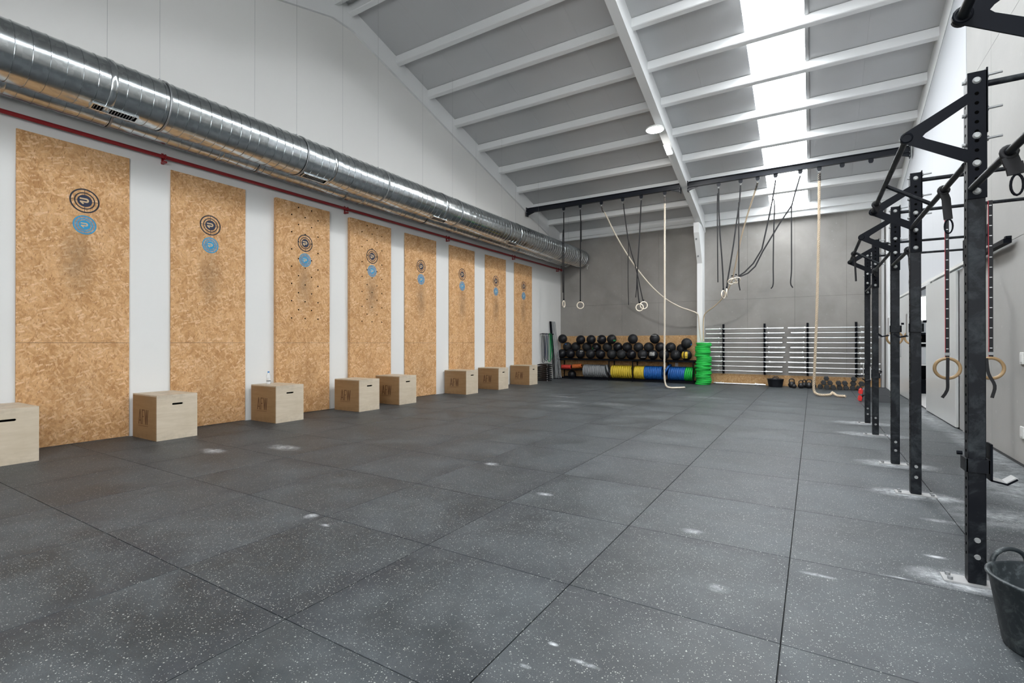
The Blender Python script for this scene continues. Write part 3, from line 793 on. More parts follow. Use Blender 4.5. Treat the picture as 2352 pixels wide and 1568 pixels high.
# ================================================================== LAMPS
def high_bay(x, y, lab):
    z = roof(y) - .5 - .10
    t = thing('high_bay_lamp', lab, 'ceiling lamp', (x, y, z), group='round high bay lamps under the rafters')
    MB().lathe([(.001, .10), (.05, .10), (.06, .06), (.14, .055), (.20, .03), (.205, .0), (.195, -.008)], n=32).build('lamp_housing', M_WHT, t)
    MB().lathe([(.196, -.004), (.17, -.012), (.001, -.014)], n=32).build('lamp_diffuser', M_LAMP, t)
high_bay(-3.15, 11.55, 'round glowing high bay lamp under the middle rafter')
t = thing('emergency_lamp', 'small rectangular emergency light on the middle rafter, beyond the round lamp', 'lamp')
y0, y1 = 12.28, 12.62
MB().prism([(y0, roof(y0) - .5), (y1, roof(y1) - .5), (y1, roof(y1) - .535), (y0, roof(y0) - .535)], -3.14, -2.99, 'x').build('lamp_base', M_WHT, t)
MB().prism([(y0 + .015, roof(y0) - .54), (y1 - .015, roof(y1) - .53), (y1 - .03, roof(y1) - .56), (y0 + .03, roof(y0) - .565)], -3.13, -3.0, 'x').build('lamp_diffuser', M_LAMP2, t)

# ================================================================== HANGING BEAM, ROPES AND RINGS
HY, HZ = 14.2, 5.61
t = thing('hanging_beam', 'long black steel beam with hook plates spanning under the roof at the back', 'beam')
for a, b, lab in ((XL + .06, -3.152, 0), (-2.968, XR - .05, 1)):
    mb = MB(); w = .05
    mb.box((a, HY - w, HZ + .135), (b, HY + w, HZ + .15)).box((a, HY - w, HZ), (b, HY + w, HZ + .015)).box((a, HY - .006, HZ + .015), (b, HY + .006, HZ + .135))
    mb.build('beam_profile', M_BEAMBLK, t)
    for e, sgn in ((a, 1), (b, -1)):
        g = MB().prism([(e, HZ), (e + sgn * .30, HZ), (e, HZ - .10)], HY - .02, HY + .02, 'y').box((min(e, e + sgn * .012), HY - .08, HZ - .12), (max(e, e + sgn * .012), HY + .08, HZ + .17)).build('end_plate', M_BEAMBLK, t)
        for zz in (HZ - .08, HZ + .0, HZ + .12):
            for yy in (-.06, .06): MB().cyl((e + sgn * .012, HY + yy, zz), (e + sgn * .024, HY + yy, zz), .012, 6).build('bolt', M_ZINC, g)
HX = [-6.764, -6.197, -5.5, -4.83, -4.274, -3.594, -2.166, -1.625, -1.22, -.811, -.268, .134, .60, 1.16]
for i, x in enumerate(HX):
    h = MB().prism([(x - .05, HZ), (x + .05, HZ), (x + .05, HZ - .06), (x + .03, HZ - .10), (x - .03, HZ - .10), (x - .05, HZ - .06)], HY - .006, HY + .006, 'y').build('hook_plate', M_BEAMBLK, t)
    if i < 12:
        MB().tube([(x + .018 * math.cos(a), HY, HZ - .115 + .035 * math.sin(a)) for a in [2 * PI * k / 12 for k in range(12)]], .005, 6, closed=True).build('carabiner', M_ZINC, h)
HT = HZ - .15
def smooth_path(P, step):
    P = [Vector(p) for p in P]; out = []
    Q = [P[0] * 2 - P[1]] + P + [P[-1] * 2 - P[-2]]
    for i in range(1, len(Q) - 2):
        a, b, c, d = Q[i - 1], Q[i], Q[i + 1], Q[i + 2]; n = max(1, int((c - b).length / step))
        for k in range(n):
            u = k / n; out.append(.5 * ((2 * b) + (c - a) * u + (2 * a - 5 * b + 4 * c - d) * u * u + (3 * b - a - 3 * c + d) * u ** 3))
    out.append(P[-1]); return out
def ring_mesh(mb, c, R, r, M=None, n=36):
    pts = [Vector((R * math.cos(2 * PI * i / n), 0, R * math.sin(2 * PI * i / n))) for i in range(n)]
    M = M or Matrix.Identity(3)
    mb.tube([Vector(c) + M @ p for p in pts], r, 10, closed=True); return mb
def strap_marks(parent, pts, w):
    mb = MB()
    for a, b in zip(pts[:-1], pts[1:]):
        a, b = Vector(a), Vector(b); L = (b - a).length; d = (b - a).normalized(); n = int(L / .10)
        for k in range(n):
            c = a + d * (k + .5) * .10; mb.box((c.x - w * .28, c.y - .0038, c.z - .004), (c.x + w * .28, c.y - .0026, c.z + .004))
    if mb.v: mb.build('strap_marks', M_STRAPW, parent, kind='stuff')
def gym_ring(lab, strap, ring_c, rot=0.0, tilt=0.0, tail=None, w=.036, side=(1, 0, 0), wood=None, group='gymnastic rings hanging from the black beam', R=.103, marks=False):
    t = thing('gym_ring', lab, 'gym ring', ring_c, group=group)
    o = Vector(ring_c); L = lambda P: [Vector(p) - o for p in P]
    M = Matrix.Rotation(rot, 3, 'Z') @ Matrix.Rotation(tilt, 3, 'X')
    ring_mesh(MB(), (0, 0, 0), R, .0155, M).build('wooden_ring', wood or M_WOODL, t)
    st = MB().ribbon(L(strap), w, .004, side).build('strap', M_STRAP, t)
    if marks: strap_marks(st, L(strap), w)
    MB().cbox((0, 0, R + .045), (w + .006, .018, .03)).build('buckle', M_ZINC if marks else M_BLACK, t)
    if marks: MB().ribbon([p - Vector((w * .47, 0, 0)) for p in L(strap)], .0035, .0052, side).build('strap_edge', M_REDST, t)
    if tail: MB().ribbon(smooth_path(L(tail), .03), w * .8, .003, side).build('loose_strap_end', M_STRAP, t)
    return t
gym_ring('pale wooden ring seen nearly edge-on, hanging leftmost near the duct end', [(-6.764, HY, HT), (-6.762, HY, 4.0), (-6.762, HY, 2.64)], (-6.762, HY, 2.535), rot=math.radians(95), tail=[(-6.764, HY + .004, 4.95), (-6.80, HY + .01, 4.75), (-6.815, HY + .01, 4.0), (-6.80, HY + .01, 2.9)])
gym_ring('pale wooden ring facing the room, second from left under the beam', [(-6.197, HY, HT), (-6.18, HY, 5.12), (-6.194, HY, 4.0), (-6.194, HY, 2.58)], (-6.194, HY, 2.471), rot=.3, tail=[(-6.17, HY + .012, 5.1), (-6.165, HY + .012, 4.6), (-6.17, HY + .012, 4.45)])
gym_ring('pale wooden ring of the crossed pair, the one in front and lower', [(-4.274, HY, HT), (-4.298, HY, 4.953), (-4.324, HY, 4.383), (-4.363, HY, 3.814), (-4.40, HY, 3.179), (-4.363, HY, 2.667), (-4.33, HY, 2.44)], (-4.324, HY, 2.334), rot=.25, tail=[(-4.402, HY + .01, 3.307), (-4.415, HY + .01, 2.925), (-4.441, HY + .01, 2.632)])
gym_ring('pale wooden ring of the crossed pair, the one behind and higher', [(-4.83, HY + .06, HT), (-4.795, HY + .06, 5.148), (-4.742, HY + .06, 4.753), (-4.689, HY + .06, 4.385), (-4.584, HY + .06, 3.962), (-4.466, HY + .06, 3.567), (-4.376, HY + .06, 3.177), (-4.30, HY + .06, 2.8), (-4.235, HY + .06, 2.50)], (-4.22, HY + .06, 2.396), rot=.5,
         tail=[(-4.689, HY + .066, 4.385), (-4.676, HY + .07, 4.203), (-4.689, HY + .07, 3.715), (-4.689, HY + .07, 3.07), (-4.676, HY + .07, 2.425)], w=.03)
gym_ring('pale wooden ring edge-on, lowest left of the gathered bunch', [(-2.166, HY, HT), (-2.164, HY, 4.905), (-2.132, HY, 4.197), (-2.089, HY, 3.608), (-2.06, HY, 3.1), (-2.05, HY, 2.70)], (-2.05, HY, 2.595), rot=math.radians(72), tail=[(-2.166, HY + .006, 5.36), (-2.2, HY + .02, 5.2), (-2.2, HY + .02, 4.2), (-2.195, HY + .02, 3.497), (-2.19, HY + .02, 2.934)])
gym_ring('pale wooden ring edge-on, lowest right of the gathered bunch', [(-1.628, HY, HT), (-1.65, HY, 5.039), (-1.724, HY, 4.497), (-1.798, HY, 3.928), (-1.884, HY, 3.357), (-1.95, HY, 2.95), (-1.965, HY, 2.74)], (-1.965, HY - .02, 2.635), rot=math.radians(98),
         tail=[(-1.65, HY + .004, 5.039), (-1.671, HY, 4.996), (-1.671, HY, 4.145), (-1.672, HY, 3.225), (-1.672, HY, 2.88), (-1.641, HY, 2.683)])
gym_ring('pale wooden ring, left of the upper pair pulled aside with the straps', [(-.811, HY + .02, HT), (-.877, HY + .02, 5.001), (-.966, HY + .02, 4.512), (-1.127, HY + .02, 3.723), (-1.33, HY + .02, 3.369), (-1.536, HY + .02, 3.157), (-1.70, HY + .02, 3.05), (-1.80, HY + .02, 3.03)], (-1.84, HY + .02, 2.935), rot=.5, tilt=.9,
         tail=[(-.877, HY + .015, 5.001), (-.837, HY, 4.828), (-.858, HY, 4.052), (-.868, HY, 3.274), (-.869, HY, 2.807), (-.918, HY, 2.687)])
gym_ring('pale wooden ring, right of the upper pair pulled aside with the straps', [(-.268, HY - .02, HT), (-.384, HY - .02, 5.035), (-.451, HY - .02, 4.75), (-.73, HY - .02, 4.314), (-1.107, HY - .02, 3.653), (-1.279, HY - .02, 3.285), (-1.45, HY - .02, 3.12), (-1.6, HY - .02, 3.06), (-1.69, HY - .02, 3.05)], (-1.735, HY - .03, 2.955), rot=.5, tilt=.9,
         tail=[(-.461, HY, 4.729), (-.461, HY, 3.788), (-.462, HY, 3.132), (-.481, HY, 2.805), (-.434, HY, 2.682)])

def rope(lab, P, rad, mat, cat='rope', pitch=.14, tail=None, name='climbing_rope'):
    t = thing(name, lab, cat)
    C = smooth_path(P, .022); m = len(C)
    tan = [(C[min(i + 1, m - 1)] - C[max(i - 1, 0)]).normalized() for i in range(m)]
    u = tan[0].orthogonal().normalized(); U = []
    for i in range(m): u = (u - tan[i] * u.dot(tan[i])).normalized(); U.append(u.copy())
    s = [0]
    for i in range(1, m): s.append(s[-1] + (C[i] - C[i - 1]).length)
    for k in range(3):
        pts = [C[i] + (U[i] * math.cos(2 * PI * (s[i] / pitch + k / 3)) + tan[i].cross(U[i]) * math.sin(2 * PI * (s[i] / pitch + k / 3))) * rad * .52 for i in range(m)]
        MB().tube(pts, rad * .54, 6).build('rope_strand', mat, t)
    MB().tube(C[:10], rad * 1.02, 8).build('top_sleeve', M_STRAP, t)
    return t
rope('thin cream rope swung left to the column from the third hook', [(-5.5, HY, HT), (-5.46, 14.25, 5.3), (-5.427, 14.323, 5.262), (-5.236, 14.641, 4.701), (-4.956, 15.008, 4.056), (-4.654, 15.327, 3.514), (-4.324, 15.62, 3.042), (-3.98, 15.873, 2.687),
     (-3.627, 16.092, 2.452), (-3.33, 16.26, 2.327), (-3.152, 16.36, 2.24), (-3.10, 16.40, 2.12), (-3.08, 16.41, 1.8), (-3.02, 16.38, 1.345)], .022, M_ROPE2)
rope('cream rope hanging straight to the floor in front of the plates rack', [(-3.594, HY, HT), (-3.60, HY, 4.0), (-3.605, HY, 2.0), (-3.61, HY, .55), (-3.60, HY, .22), (-3.55, HY, .07), (-3.44, 14.22, .032), (-3.30, 14.30, .03), (-3.18, 14.42, .03), (-3.12, 14.52, .03)], .027, M_ROPE2)
rope('thick tan rope drawn to the column from the ninth hook, under the bunched rings', [(-1.22, HY, HT), (-1.26, 14.26, 5.35), (-1.336, 14.394, 5.178), (-1.5, 14.672, 4.803), (-1.69, 15.016, 4.299), (-1.822, 15.287, 3.869), (-1.947, 15.556, 3.417), (-2.068, 15.762, 3.067), (-2.222, 15.924, 2.806),
     (-2.402, 16.071, 2.59), (-2.61, 16.207, 2.421), (-2.821, 16.33, 2.287), (-2.93, 16.40, 2.16), (-2.955, 16.42, 1.9), (-2.95, 16.38, 1.345)], .022, M_ROPE)
rr = rope('thick twisted tan rope hanging to the floor on the right with a knotted end', [(.134, HY, HT), (.12, HY, 4.0), (.08, HY, 2.2), (.03, HY, .7), (.01, HY, .25), (.03, HY - .02, .09), (.12, HY - .05, .034), (.26, HY - .04, .033), (.36, HY - .02, .05), (.40, HY + .03, .10), (.44, HY - .02, .06), (.50, HY - .06, .034), (.60, HY - .10, .033), (.66, HY - .12, .033)], .033, M_ROPE, pitch=.15)

# ================================================================== BALL AND PLATE RACK
t = thing('storage_rack', 'long low black steel rack holding medicine balls above and bumper plates below', 'rack')
RX0, RX1 = -7.99, -3.215
for x in (RX0 + .02, -6.02, -5.19, -4.15, RX1 - .02):
    MB().box((x - .015, 16.235, 0), (x + .015, 16.265, .70)).box((x - .015, 16.765, 0), (x + .015, 16.795, .70)).box((x - .015, 16.265, .66), (x + .015, 16.765, .69)).build('upright', M_BLACK, t)
for (y, z) in ((16.245, .705), (16.785, .705), (16.245, .04), (16.785, .04)):
    MB().box((RX0, y - .018, z - .02), (RX1, y + .018, z + .03)).build('rail', M_BLACK, t)
MB().box((RX0, 16.262, .700), (RX1, 16.768, .708)).build('shelf_tray', M_BLACK, t)
MB().box((RX0 + .02, 16.25, .325), (-7.09, 16.76, .345)).build('small_shelf', M_BLACK, t)
MB().box((-7.06, 16.36, .045), (RX1, 16.37, .075)).box((-7.06, 16.63, .045), (RX1, 16.64, .075)).build('plate_rail', M_BLACK, t)
# strand board behind the rack and low along the wall
t = thing('back_board', 'strand board backing behind the ball rack on the back wall', 'wall panel', group=None)
for a, b in ((-8.14, -5.70), (-5.697, -3.19)): MB().bbox((a, YB - .022, .004), (b, YB - .002, 1.55), .002).build('board_sheet', M_OSBB, t)
t = thing('low_board', 'low strip of strand board under the wall-mounted barbells', 'wall panel')
for a, b in ((-2.985, -.56), (-.557, 1.58)): MB().bbox((a, YB - .022, .004), (b, YB - .002, .325), .002).build('board_sheet', M_OSBB, t)
t = thing('price_tag', 'small beige tag on the board below the ball shelf, near the column', 'tag'); MB().bbox((-3.93, YB - .03, .50), (-3.83, YB - .024, .64), .002).build('tag_card', M_STRAPW, t)

BALLS = [[-7.884, 16.397, 0.903], [-7.546, 16.398, 0.903], [-7.153, 16.4, 0.903], [-6.757, 16.384, 0.903], [-6.391, 16.4, 0.903], [-5.975, 16.4, 0.903], [-5.632, 16.399, 0.903], [-5.287, 16.4, 0.903], [-4.892, 16.398, 0.903], [-4.548, 16.4, 0.903], [-4.183, 16.398, 0.903], [-3.809, 16.394, 0.903], [-3.47, 16.4, 0.903], [-7.741, 16.564, 1.16], [-7.403, 16.562, 1.161], [-6.975, 16.57, 1.151], [-6.609, 16.579, 1.137], [-6.197, 16.577, 1.15], [-5.813, 16.56, 1.152], [-5.475, 16.561, 1.155], [-5.084, 16.565, 1.149], [-4.731, 16.562, 1.151], [-4.341, 16.562, 1.152], [-4.003, 16.56, 1.147], [-3.664, 16.626, 1.101], [-7.894, 16.479, 1.449], [-7.169, 16.47, 1.409], [-6.77, 16.477, 1.416], [-6.37, 16.463, 1.416], [-6.004, 16.48, 1.426], [-5.249, 16.475, 1.43], [-4.505, 16.479, 1.436], [-3.47, 16.42, 1.284]]
def ball_mesh(R):
    mb = MB(); prof = []
    n = 18
    for i in range(n + 1):
        a = -PI / 2 + PI * i / n; prof.append((max(.0005, R * math.cos(a)), R * math.sin(a)))
    return mb.lathe(prof, n=28)
RB = .167
BM = ball_mesh(RB).mesh('ball_shell', M_BALL)
def seam_mesh():
    mb = MB()
    for k in range(3):
        ring_mesh(mb, (0, 0, 0), RB - .0005, .0018, Matrix.Rotation(k * PI / 3, 3, 'Z'), 40)
    return mb.mesh('seam', M_BLACK)
SEAM = seam_mesh()
def ball_patch(parent, mat, az, el, w, h, name='printed_patch', bands=1):
    # a patch lying on the ball surface, centred at azimuth az (0 = facing -Y) and elevation el
    for b in range(bands):
        mb = MB(); nx, ny = 8, 5; vs = []
        for j in range(ny + 1):
            for i in range(nx + 1):
                a = az + w * (i / nx - .5); e = el + h * (j / ny - .5)
                if bands > 1: a = az + (w * .42) * (i / nx - .5) + (b - .5) * w * .6
                r = RB + .0015; vs.append((r * math.cos(e) * math.sin(a), -r * math.cos(e) * math.cos(a), r * math.sin(e)))
        mb.add(vs, [(j * (nx + 1) + i, j * (nx + 1) + i + 1, (j + 1) * (nx + 1) + i + 1, (j + 1) * (nx + 1) + i) for j in range(ny) for i in range(nx)], True)
        mb.build(name, mat, parent)
def ball_print(parent, mat, az, el, rows, w, h, rnd, inverse=False):
    # worn block lettering: rows of short upright and cross strokes that follow the ball
    mb = MB(); r = RB + .0016
    def P(a, e): return (r * math.cos(e) * math.sin(a), -r * math.cos(e) * math.cos(a), r * math.sin(e))
    def patch(a0, a1, e0, e1):
        mb.add([P(a0, e0), P(a1, e0), P(a1, e1), P(a0, e1)], [(0, 1, 2, 3)])
    for q in range(rows):
        e = el + h * ((rows - 1) / 2 - q); n = int(w / .16); 
        for k in range(n):
            a = az - w / 2 + k * .16; x = rnd.random()
            patch(a, a + .035, e - h * .38, e + h * .38); patch(a + .035, a + .12, e + h * .25, e + h * .38)
            if x > .35: patch(a + .085, a + .12, e - h * .38, e + h * .25)
            if x < .7: patch(a + .035, a + .12, e - h * .06, e + h * .06)
            if x > .55: patch(a + .035, a + .085, e - h * .38, e - h * .25)
    mb.build('white_print', mat, parent)
rowname = ['bottom row', 'middle row', 'top row']; cnt = [0, 0, 0]
rnd = random.Random(4)
for i, (x, y, z) in enumerate(BALLS):
    row = 0 if i < 13 else (1 if i < 25 else 2); k = cnt[row]; cnt[row] += 1
    extra = {9: 'with a large white printed emblem, ', 8: 'with small white print low on it, ', 12: 'with a yellow striped patch, ', 2: 'with a white arc on top, ', 16: 'with green and white marks, ', 13: 'with a blue stripe, ', 29: 'with a green patch, ', 31: 'with white print over its top, ', 28: 'with a white print at its left edge, ', 32: 'with a blue mark at its side, ', 18: 'with white marks at its left, ', 23: 'with a small mark low on it, '}.get(i, '')
    lab = 'black medicine ball %s%s from left, %s' % (extra, ORD[k], rowname[row])
    b = thing('medicine_ball', lab, 'ball', (x, y, z), group='medicine balls piled on the rack')
    inst('ball_shell', BM, b, rot=(rnd.uniform(-.6, .6), rnd.uniform(-.6, .6), rnd.uniform(0, 3)))
    inst('seam', SEAM, b, rot=(rnd.uniform(-.9, .9), rnd.uniform(-.9, .9), rnd.uniform(0, 3)))
    az0 = .42 if x > -5 else .5      # direction of the room's middle from the rack
    if i == 9: ball_print(b, M_PRINTW, .10, .22, 4, 1.15, .20, rnd)
    if i == 8: ball_print(b, M_PRINTW, .55, -.52, 1, 1.2, .24, rnd)
    if i == 12: ball_patch(b, M_PRINTY, -.25, .05, 1.3, 1.35, bands=2); ball_print(b, M_BLACK, .15, -.25, 1, .5, .16, rnd)
    if i == 2: ball_patch(b, M_PRINTW, .75, .65, .9, .10)
    if i == 16: ball_patch(b, M_PRINTG, -.55, -.20, .22, .38); ball_print(b, M_PRINTW, -.1, -.55, 1, .75, .16, rnd)
    if i == 13: ball_patch(b, M_PRINTB, -.05, .62, .5, .13)
    if i == 29: ball_patch(b, M_PRINTG, 1.0, -.25, .55, .28, bands=2)
    if i == 31: ball_print(b, M_PRINTW, .05, .78, 1, 1.5, .22, rnd)
    if i == 28: ball_print(b, M_PRINTW, -.55, .2, 2, .35, .3, rnd)
    if i == 32: ball_patch(b, M_PRINTB, 1.25, -.25, .3, .35)
    if i == 18: ball_print(b, M_PRINTW, -.75, -.25, 3, .2, .2, rnd)
    if i == 23: ball_print(b, M_PRINTW, -.1, -.45, 1, .35, .15, rnd)
b = thing('slam_ball', 'black slam ball on the floor under the left end of the rack', 'ball', (-7.50, 16.43, .155))
inst('ball_shell', BM, b, scale=(.9, .9, .9)); inst('seam', SEAM, b, scale=(.9, .9, .9))

def roller(lab, x0, x1, z, r, mat, tilt=0):
    t = thing('foam_roller', lab, 'foam roller', ((x0 + x1) / 2, 16.42, z), group=None); t.rotation_euler = (0, tilt, 0)
    h = (x1 - x0) / 2; prof = [(.02, -h), (r * .9, -h)]; n = 9
    for k in range(n):
        a = -h + 2 * h * k / n; prof += [(r, a + .006), (r, a + 2 * h / n - .010), (r * .9, a + 2 * h / n - .002)]
    prof += [(.02, h)]
    MB().lathe(prof, n=24, axis='x').build('ribbed_foam', mat, t); MB().lathe([(.022, -h - .002), (.03, -h - .002), (.03, h + .002), (.022, h + .002)], n=16, axis='x').build('core_tube', M_BLACK, t)
roller('red ribbed foam roller on the small shelf at the rack end', -7.90, -7.53, .425, .078, plain('red_foam', (.62, .05, .035), .6, var=.15))
roller('orange ribbed foam roller on the small shelf, tilted beside the red one', -7.46, -7.11, .462, .078, plain('orange_foam', (.66, .16, .035), .6, var=.15), -.12)

# bumper plates
def plate_mesh(mat, th=.05, R=.225):
    mb = MB(); h = th / 2
    prof = [(.026, -h * .7), (.05, -h * .7), (.055, -h), (.09, -h), (.095, -h * .55), (R * .80, -h * .55), (R * .84, -h), (R - .007, -h), (R, -h + .007), (R, h - .007), (R - .007, h), (R * .84, h), (R * .80, h * .55), (.095, h * .55), (.09, h), (.055, h), (.05, h * .7), (.026, h * .7), (.026, -h * .7)]
    return mb.lathe(prof, n=40, axis='x').mesh('rubber_disc', mat)
def hub_mesh(th=.05): return MB().lathe([(.0255, -th * .42), (.048, -th * .42), (.048, th * .42), (.0255, th * .42), (.0255, -th * .42)], n=20, axis='x').mesh('steel_hub', M_STEEL)
HUB = hub_mesh()
def plate(me, x, y, z, lab, group, tilt=0.0, rz=0.0, ry=None):
    p = thing('bumper_plate', lab, 'weight plate', (x, y, z), group=group)
    p.rotation_euler = (0, ry if ry is not None else tilt, rz)
    inst('rubber_disc', me, p); inst('steel_hub', HUB, p); return p
def plate_row(mat, name, th, x0, n, ordn, tilts=None, group=None, dx=None):
    me = plate_mesh(mat, th)
    for k in range(n):
        tl = tilts[k] if tilts else 0
        
        plate(me, x0 + (k + .5) * (dx or th + .0015) , 16.5, .3005 - .0 + (rnd.uniform(0, .004)), '%s bumper plate, %s from left in the %s row' % (name, ORD[k], ordn), group or ordn + ' bumper plates on the rack', tl, rnd.uniform(-.01, .01))
plate_row(M_PGR, 'grey', .058, -7.03, 13, 'grey', [0, 0, 0, 0, 0, 0, -.02, -.05, -.08, -.11, -.14, -.17, -.20], dx=.0655)
plate(plate_mesh(M_PGR, .058), -6.095, 16.47, .335, 'grey bumper plate leaning steeply against the end of the grey row', 'grey bumper plates on the rack', ry=-.42, rz=.18)
plate_row(M_PY, 'yellow', .066, -5.985, 10, 'left yellow', [0, 0, 0, 0, 0, -.01, -.03, -.05, -.08, -.11], dx=.0735)
plate_row(M_PY, 'yellow', .053, -5.165, 6, 'right yellow')
plate_row(M_PB, 'blue', .056, -4.825, 10, 'left blue')
plate_row(M_PB, 'blue', .060, -4.03, 8, 'right blue', [.12] * 8, dx=.064)
plate_row(M_PG, 'green', .056, -3.515, 4, 'short green', [.14] * 4, dx=.062)
plate(plate_mesh(M_PB, .06), -4.095, 16.5, .40, 'blue bumper plate leaning and sticking up at the start of the right blue row', 'right blue bumper plates on the rack', ry=.50, rz=0)
# floor stack of green plates
me = plate_mesh(M_PG, .052)
for k in range(24):
    p = thing('bumper_plate', 'green bumper plate, %s from the bottom of the tall floor stack' % ORD[k], 'weight plate', (-2.93 + rnd.uniform(-.035, .035), 16.21 + rnd.uniform(-.02, .02), .028 + k * .0545), group='green bumper plates stacked on the floor')
    p.rotation_euler = (0, PI / 2, rnd.uniform(0, 6)); inst('rubber_disc', me, p); inst('steel_hub', HUB, p)

# ================================================================== WALL RACKS WITH BARBELLS
def barbell_parts(L, sleeve, parent_fn):
    pass
def barbell(lab, x0, y, z, L=2.2, sl=.43, group=None, rs=.0245, rz=0.0):
    t = thing('barbell', lab, 'barbell', (x0 + L / 2, y, z), rz, group=group)
    MB().cyl((-L / 2 + sl, 0, 0), (L / 2 - sl, 0, 0), .0145, 10).build('shaft', M_STEEL, t)
    for s in (-1, 1):
        MB().cyl((s * (L / 2 - sl), 0, 0), (s * L / 2, 0, 0), rs, 14).build('sleeve', M_STEEL, t)
        MB().cyl((s * (L / 2 - sl) - .015, 0, 0), (s * (L / 2 - sl) + .015, 0, 0), rs + .014, 14).build('collar', M_STEEL, t)
    return t
LR = [-.752, -.725, -.79, -.853, -.709, -.714, -.765, -.691, -.784, -.784]
RL = [-.637, -.559, -.66, -.67, -.573, -.601, -.587, -.633, -.634, -.622]
for side, X2 in (('left', (-2.43, -1.265)), ('right', (-.14, 1.03))):
    t = thing('barbell_rack', 'pair of black uprights with hooks on the wall, holding the %s ten barbells' % side, 'rack')
    for x in X2:
        u = MB().box((x - .028, YB - .062, .33), (x + .028, YB - .002, 1.89)).build('upright', M_BLACK, t)
        for k in range(10):
            z = 1.752 - k * .1455
            MB().box((x - .02, 16.68, z - .042), (x + .02, YB - .062, z - .031)).box((x - .02, 16.66, z - .042), (x + .02, 16.68, z - .012)).build('hook', M_BLACK, u)
    for k in range(10):
        z = 1.752 - k * .1455 - .0145
        L_, s_ = 2.2, .43
        if side == 'left': x0 = max(LR[k] - 2.2, -2.985)
        else:
            x0 = RL[k]
            if x0 > -.61: L_, s_ = 2.05, .34
        barbell('steel barbell, %s from the top of the %s wall rack' % (ORD[k], side), x0, 16.73, z, L=L_, sl=s_, group='barbells on the %s wall rack' % side)
barbell('short steel barbell lying on the floor close to the low board', -2.70, 16.70, .0385, L=1.42, sl=.22, group=None)
barbell('short steel barbell lying on the floor in front, ending beside the black tub', -2.62, 16.58, .0385, L=1.40, sl=.22, group=None)

# ================================================================== FLOOR THINGS ALONG THE BACK WALL
def tub(lab, loc, R, r, H, mat, handle_up=True, rz=0.0, name='rubber_tub'):
    t = thing(name, lab, 'bucket', loc, rz)
    MB().lathe([(.001, .0), (r, 0.0), (r + .006, .01), (R, H - .012), (R + .010, H - .006), (R + .010, H), (R - .004, H + .003), (R - .010, H - .006), (r - .004, .012), (.001, .012)], n=48).build('tub_body', mat, t)
    for s in (-1, 1):
        pts = []
        for i in range(13):
            a = PI * i / 12; pts.append((s * (R + .004) * .97, .075 * math.cos(a), H - .005 + .062 * math.sin(a)))
        MB().tube(pts, .010, 8).build('handle', mat, t)
    return t
tub('black rubber tub with loop handles standing by the low board', (-.955, 16.50, 0), .218, .175, .235, M_TUBD, rz=math.radians(90))
tub('large black chalk-dusted rubber bucket beside the nearest rig post', (.862, 2.94, 0), .205, .155, .30, M_TUB, rz=math.radians(118), name='chalk_bucket')

def kettlebell(lab, x, y, s=1.0, rz=0.0):
    t = thing('kettlebell', lab, 'kettlebell', (x, y, 0), rz, group='black kettlebells by the wall')
    MB().lathe([(.001, 0), (.045 * s, 0), (.07 * s, .02 * s), (.085 * s, .065 * s), (.083 * s, .095 * s), (.062 * s, .135 * s), (.03 * s, .155 * s), (.001, .158 * s)], n=24).build('bell', M_IRON, t)
    pts = [(-.052 * s, 0, .12 * s), (-.062 * s, 0, .17 * s), (-.055 * s, 0, .205 * s), (-.03 * s, 0, .228 * s), (0, 0, .232 * s), (.03 * s, 0, .228 * s), (.055 * s, 0, .205 * s), (.062 * s, 0, .17 * s), (.052 * s, 0, .12 * s)]
    MB().tube(pts, .0145 * s, 10).build('handle', M_IRON, t)
for a in [('black kettlebell, first right of the black tub, standing behind another', -.535, 16.50, 1.08, .2), ('black kettlebell in front of the one nearest the tub', -.47, 16.27, .78, 1.2), ('black kettlebell in the middle group, left front', -.30, 16.38, .95, .5),
          ('black kettlebell in the middle group, standing behind', -.225, 16.62, .98, .9), ('black kettlebell in the middle group, right', -.10, 16.46, 1.08, .1), ('small black kettlebell partly hidden by the thick rope', .01, 16.62, .80, .7)]:
    kettlebell(*a)
def hex_db(lab, x, y, z, ap, L=.28, rx=0.0):
    t = thing('hex_dumbbell', lab, 'dumbbell', (x, y, z), rx, group='black hex dumbbells piled by the wall')
    R = ap / math.cos(PI / 6)
    for s in (-1, 1):
        a, b = s * L / 2, s * (L / 2 - .085)
        poly = lambda k: [(R * k * math.cos(PI / 3 * i), R * k * math.sin(PI / 3 * i)) for i in range(6)]
        mb = MB(); mb.prism(poly(1), min(a, b) + (.008 if s < 0 else 0), max(a, b) - (.008 if s > 0 else 0), 'y')
        o_ = a - s * .008; P1, P2 = poly(1), poly(.84)
        vs = [(p[0], o_, p[1]) for p in P1] + [(p[0], a, p[1]) for p in P2]
        mb.add(vs, [(i, (i + 1) % 6, 6 + (i + 1) % 6, 6 + i) for i in range(6)] + [tuple(range(6, 12))])
        mb.build('hex_head', M_HEX, t)
    MB().cyl((0, -L / 2 + .085, 0), (0, L / 2 - .085, 0), .016, 12).build('grip', M_STEEL, t)
D1 = [.17, .325, .475, .625, .775, .925, 1.075]; D2 = [.25, .40, .60, .75, .94, 1.13]; D3 = [.315, .955]
for k, x in enumerate(D1): hex_db('black hex dumbbell, %s from left in the bottom layer of the pile' % ORD[k], x, 16.46 + rnd.uniform(-.05, .05), .060, .0595, rx=0)
for k, x in enumerate(D2): hex_db('black hex dumbbell, %s from left in the second layer of the pile' % ORD[k], x, 16.48 + rnd.uniform(-.05, .05), .180, .0595)
hex_db('black hex dumbbell on top at the left end of the pile', D3[0], 16.46, .300, .0595); hex_db('black hex dumbbell on top at the right end of the pile', D3[1], 16.48, .300, .0595)
hex_db('small black hex dumbbell lying beside the kettlebells', .02, 16.30, .040, .0395, L=.24)

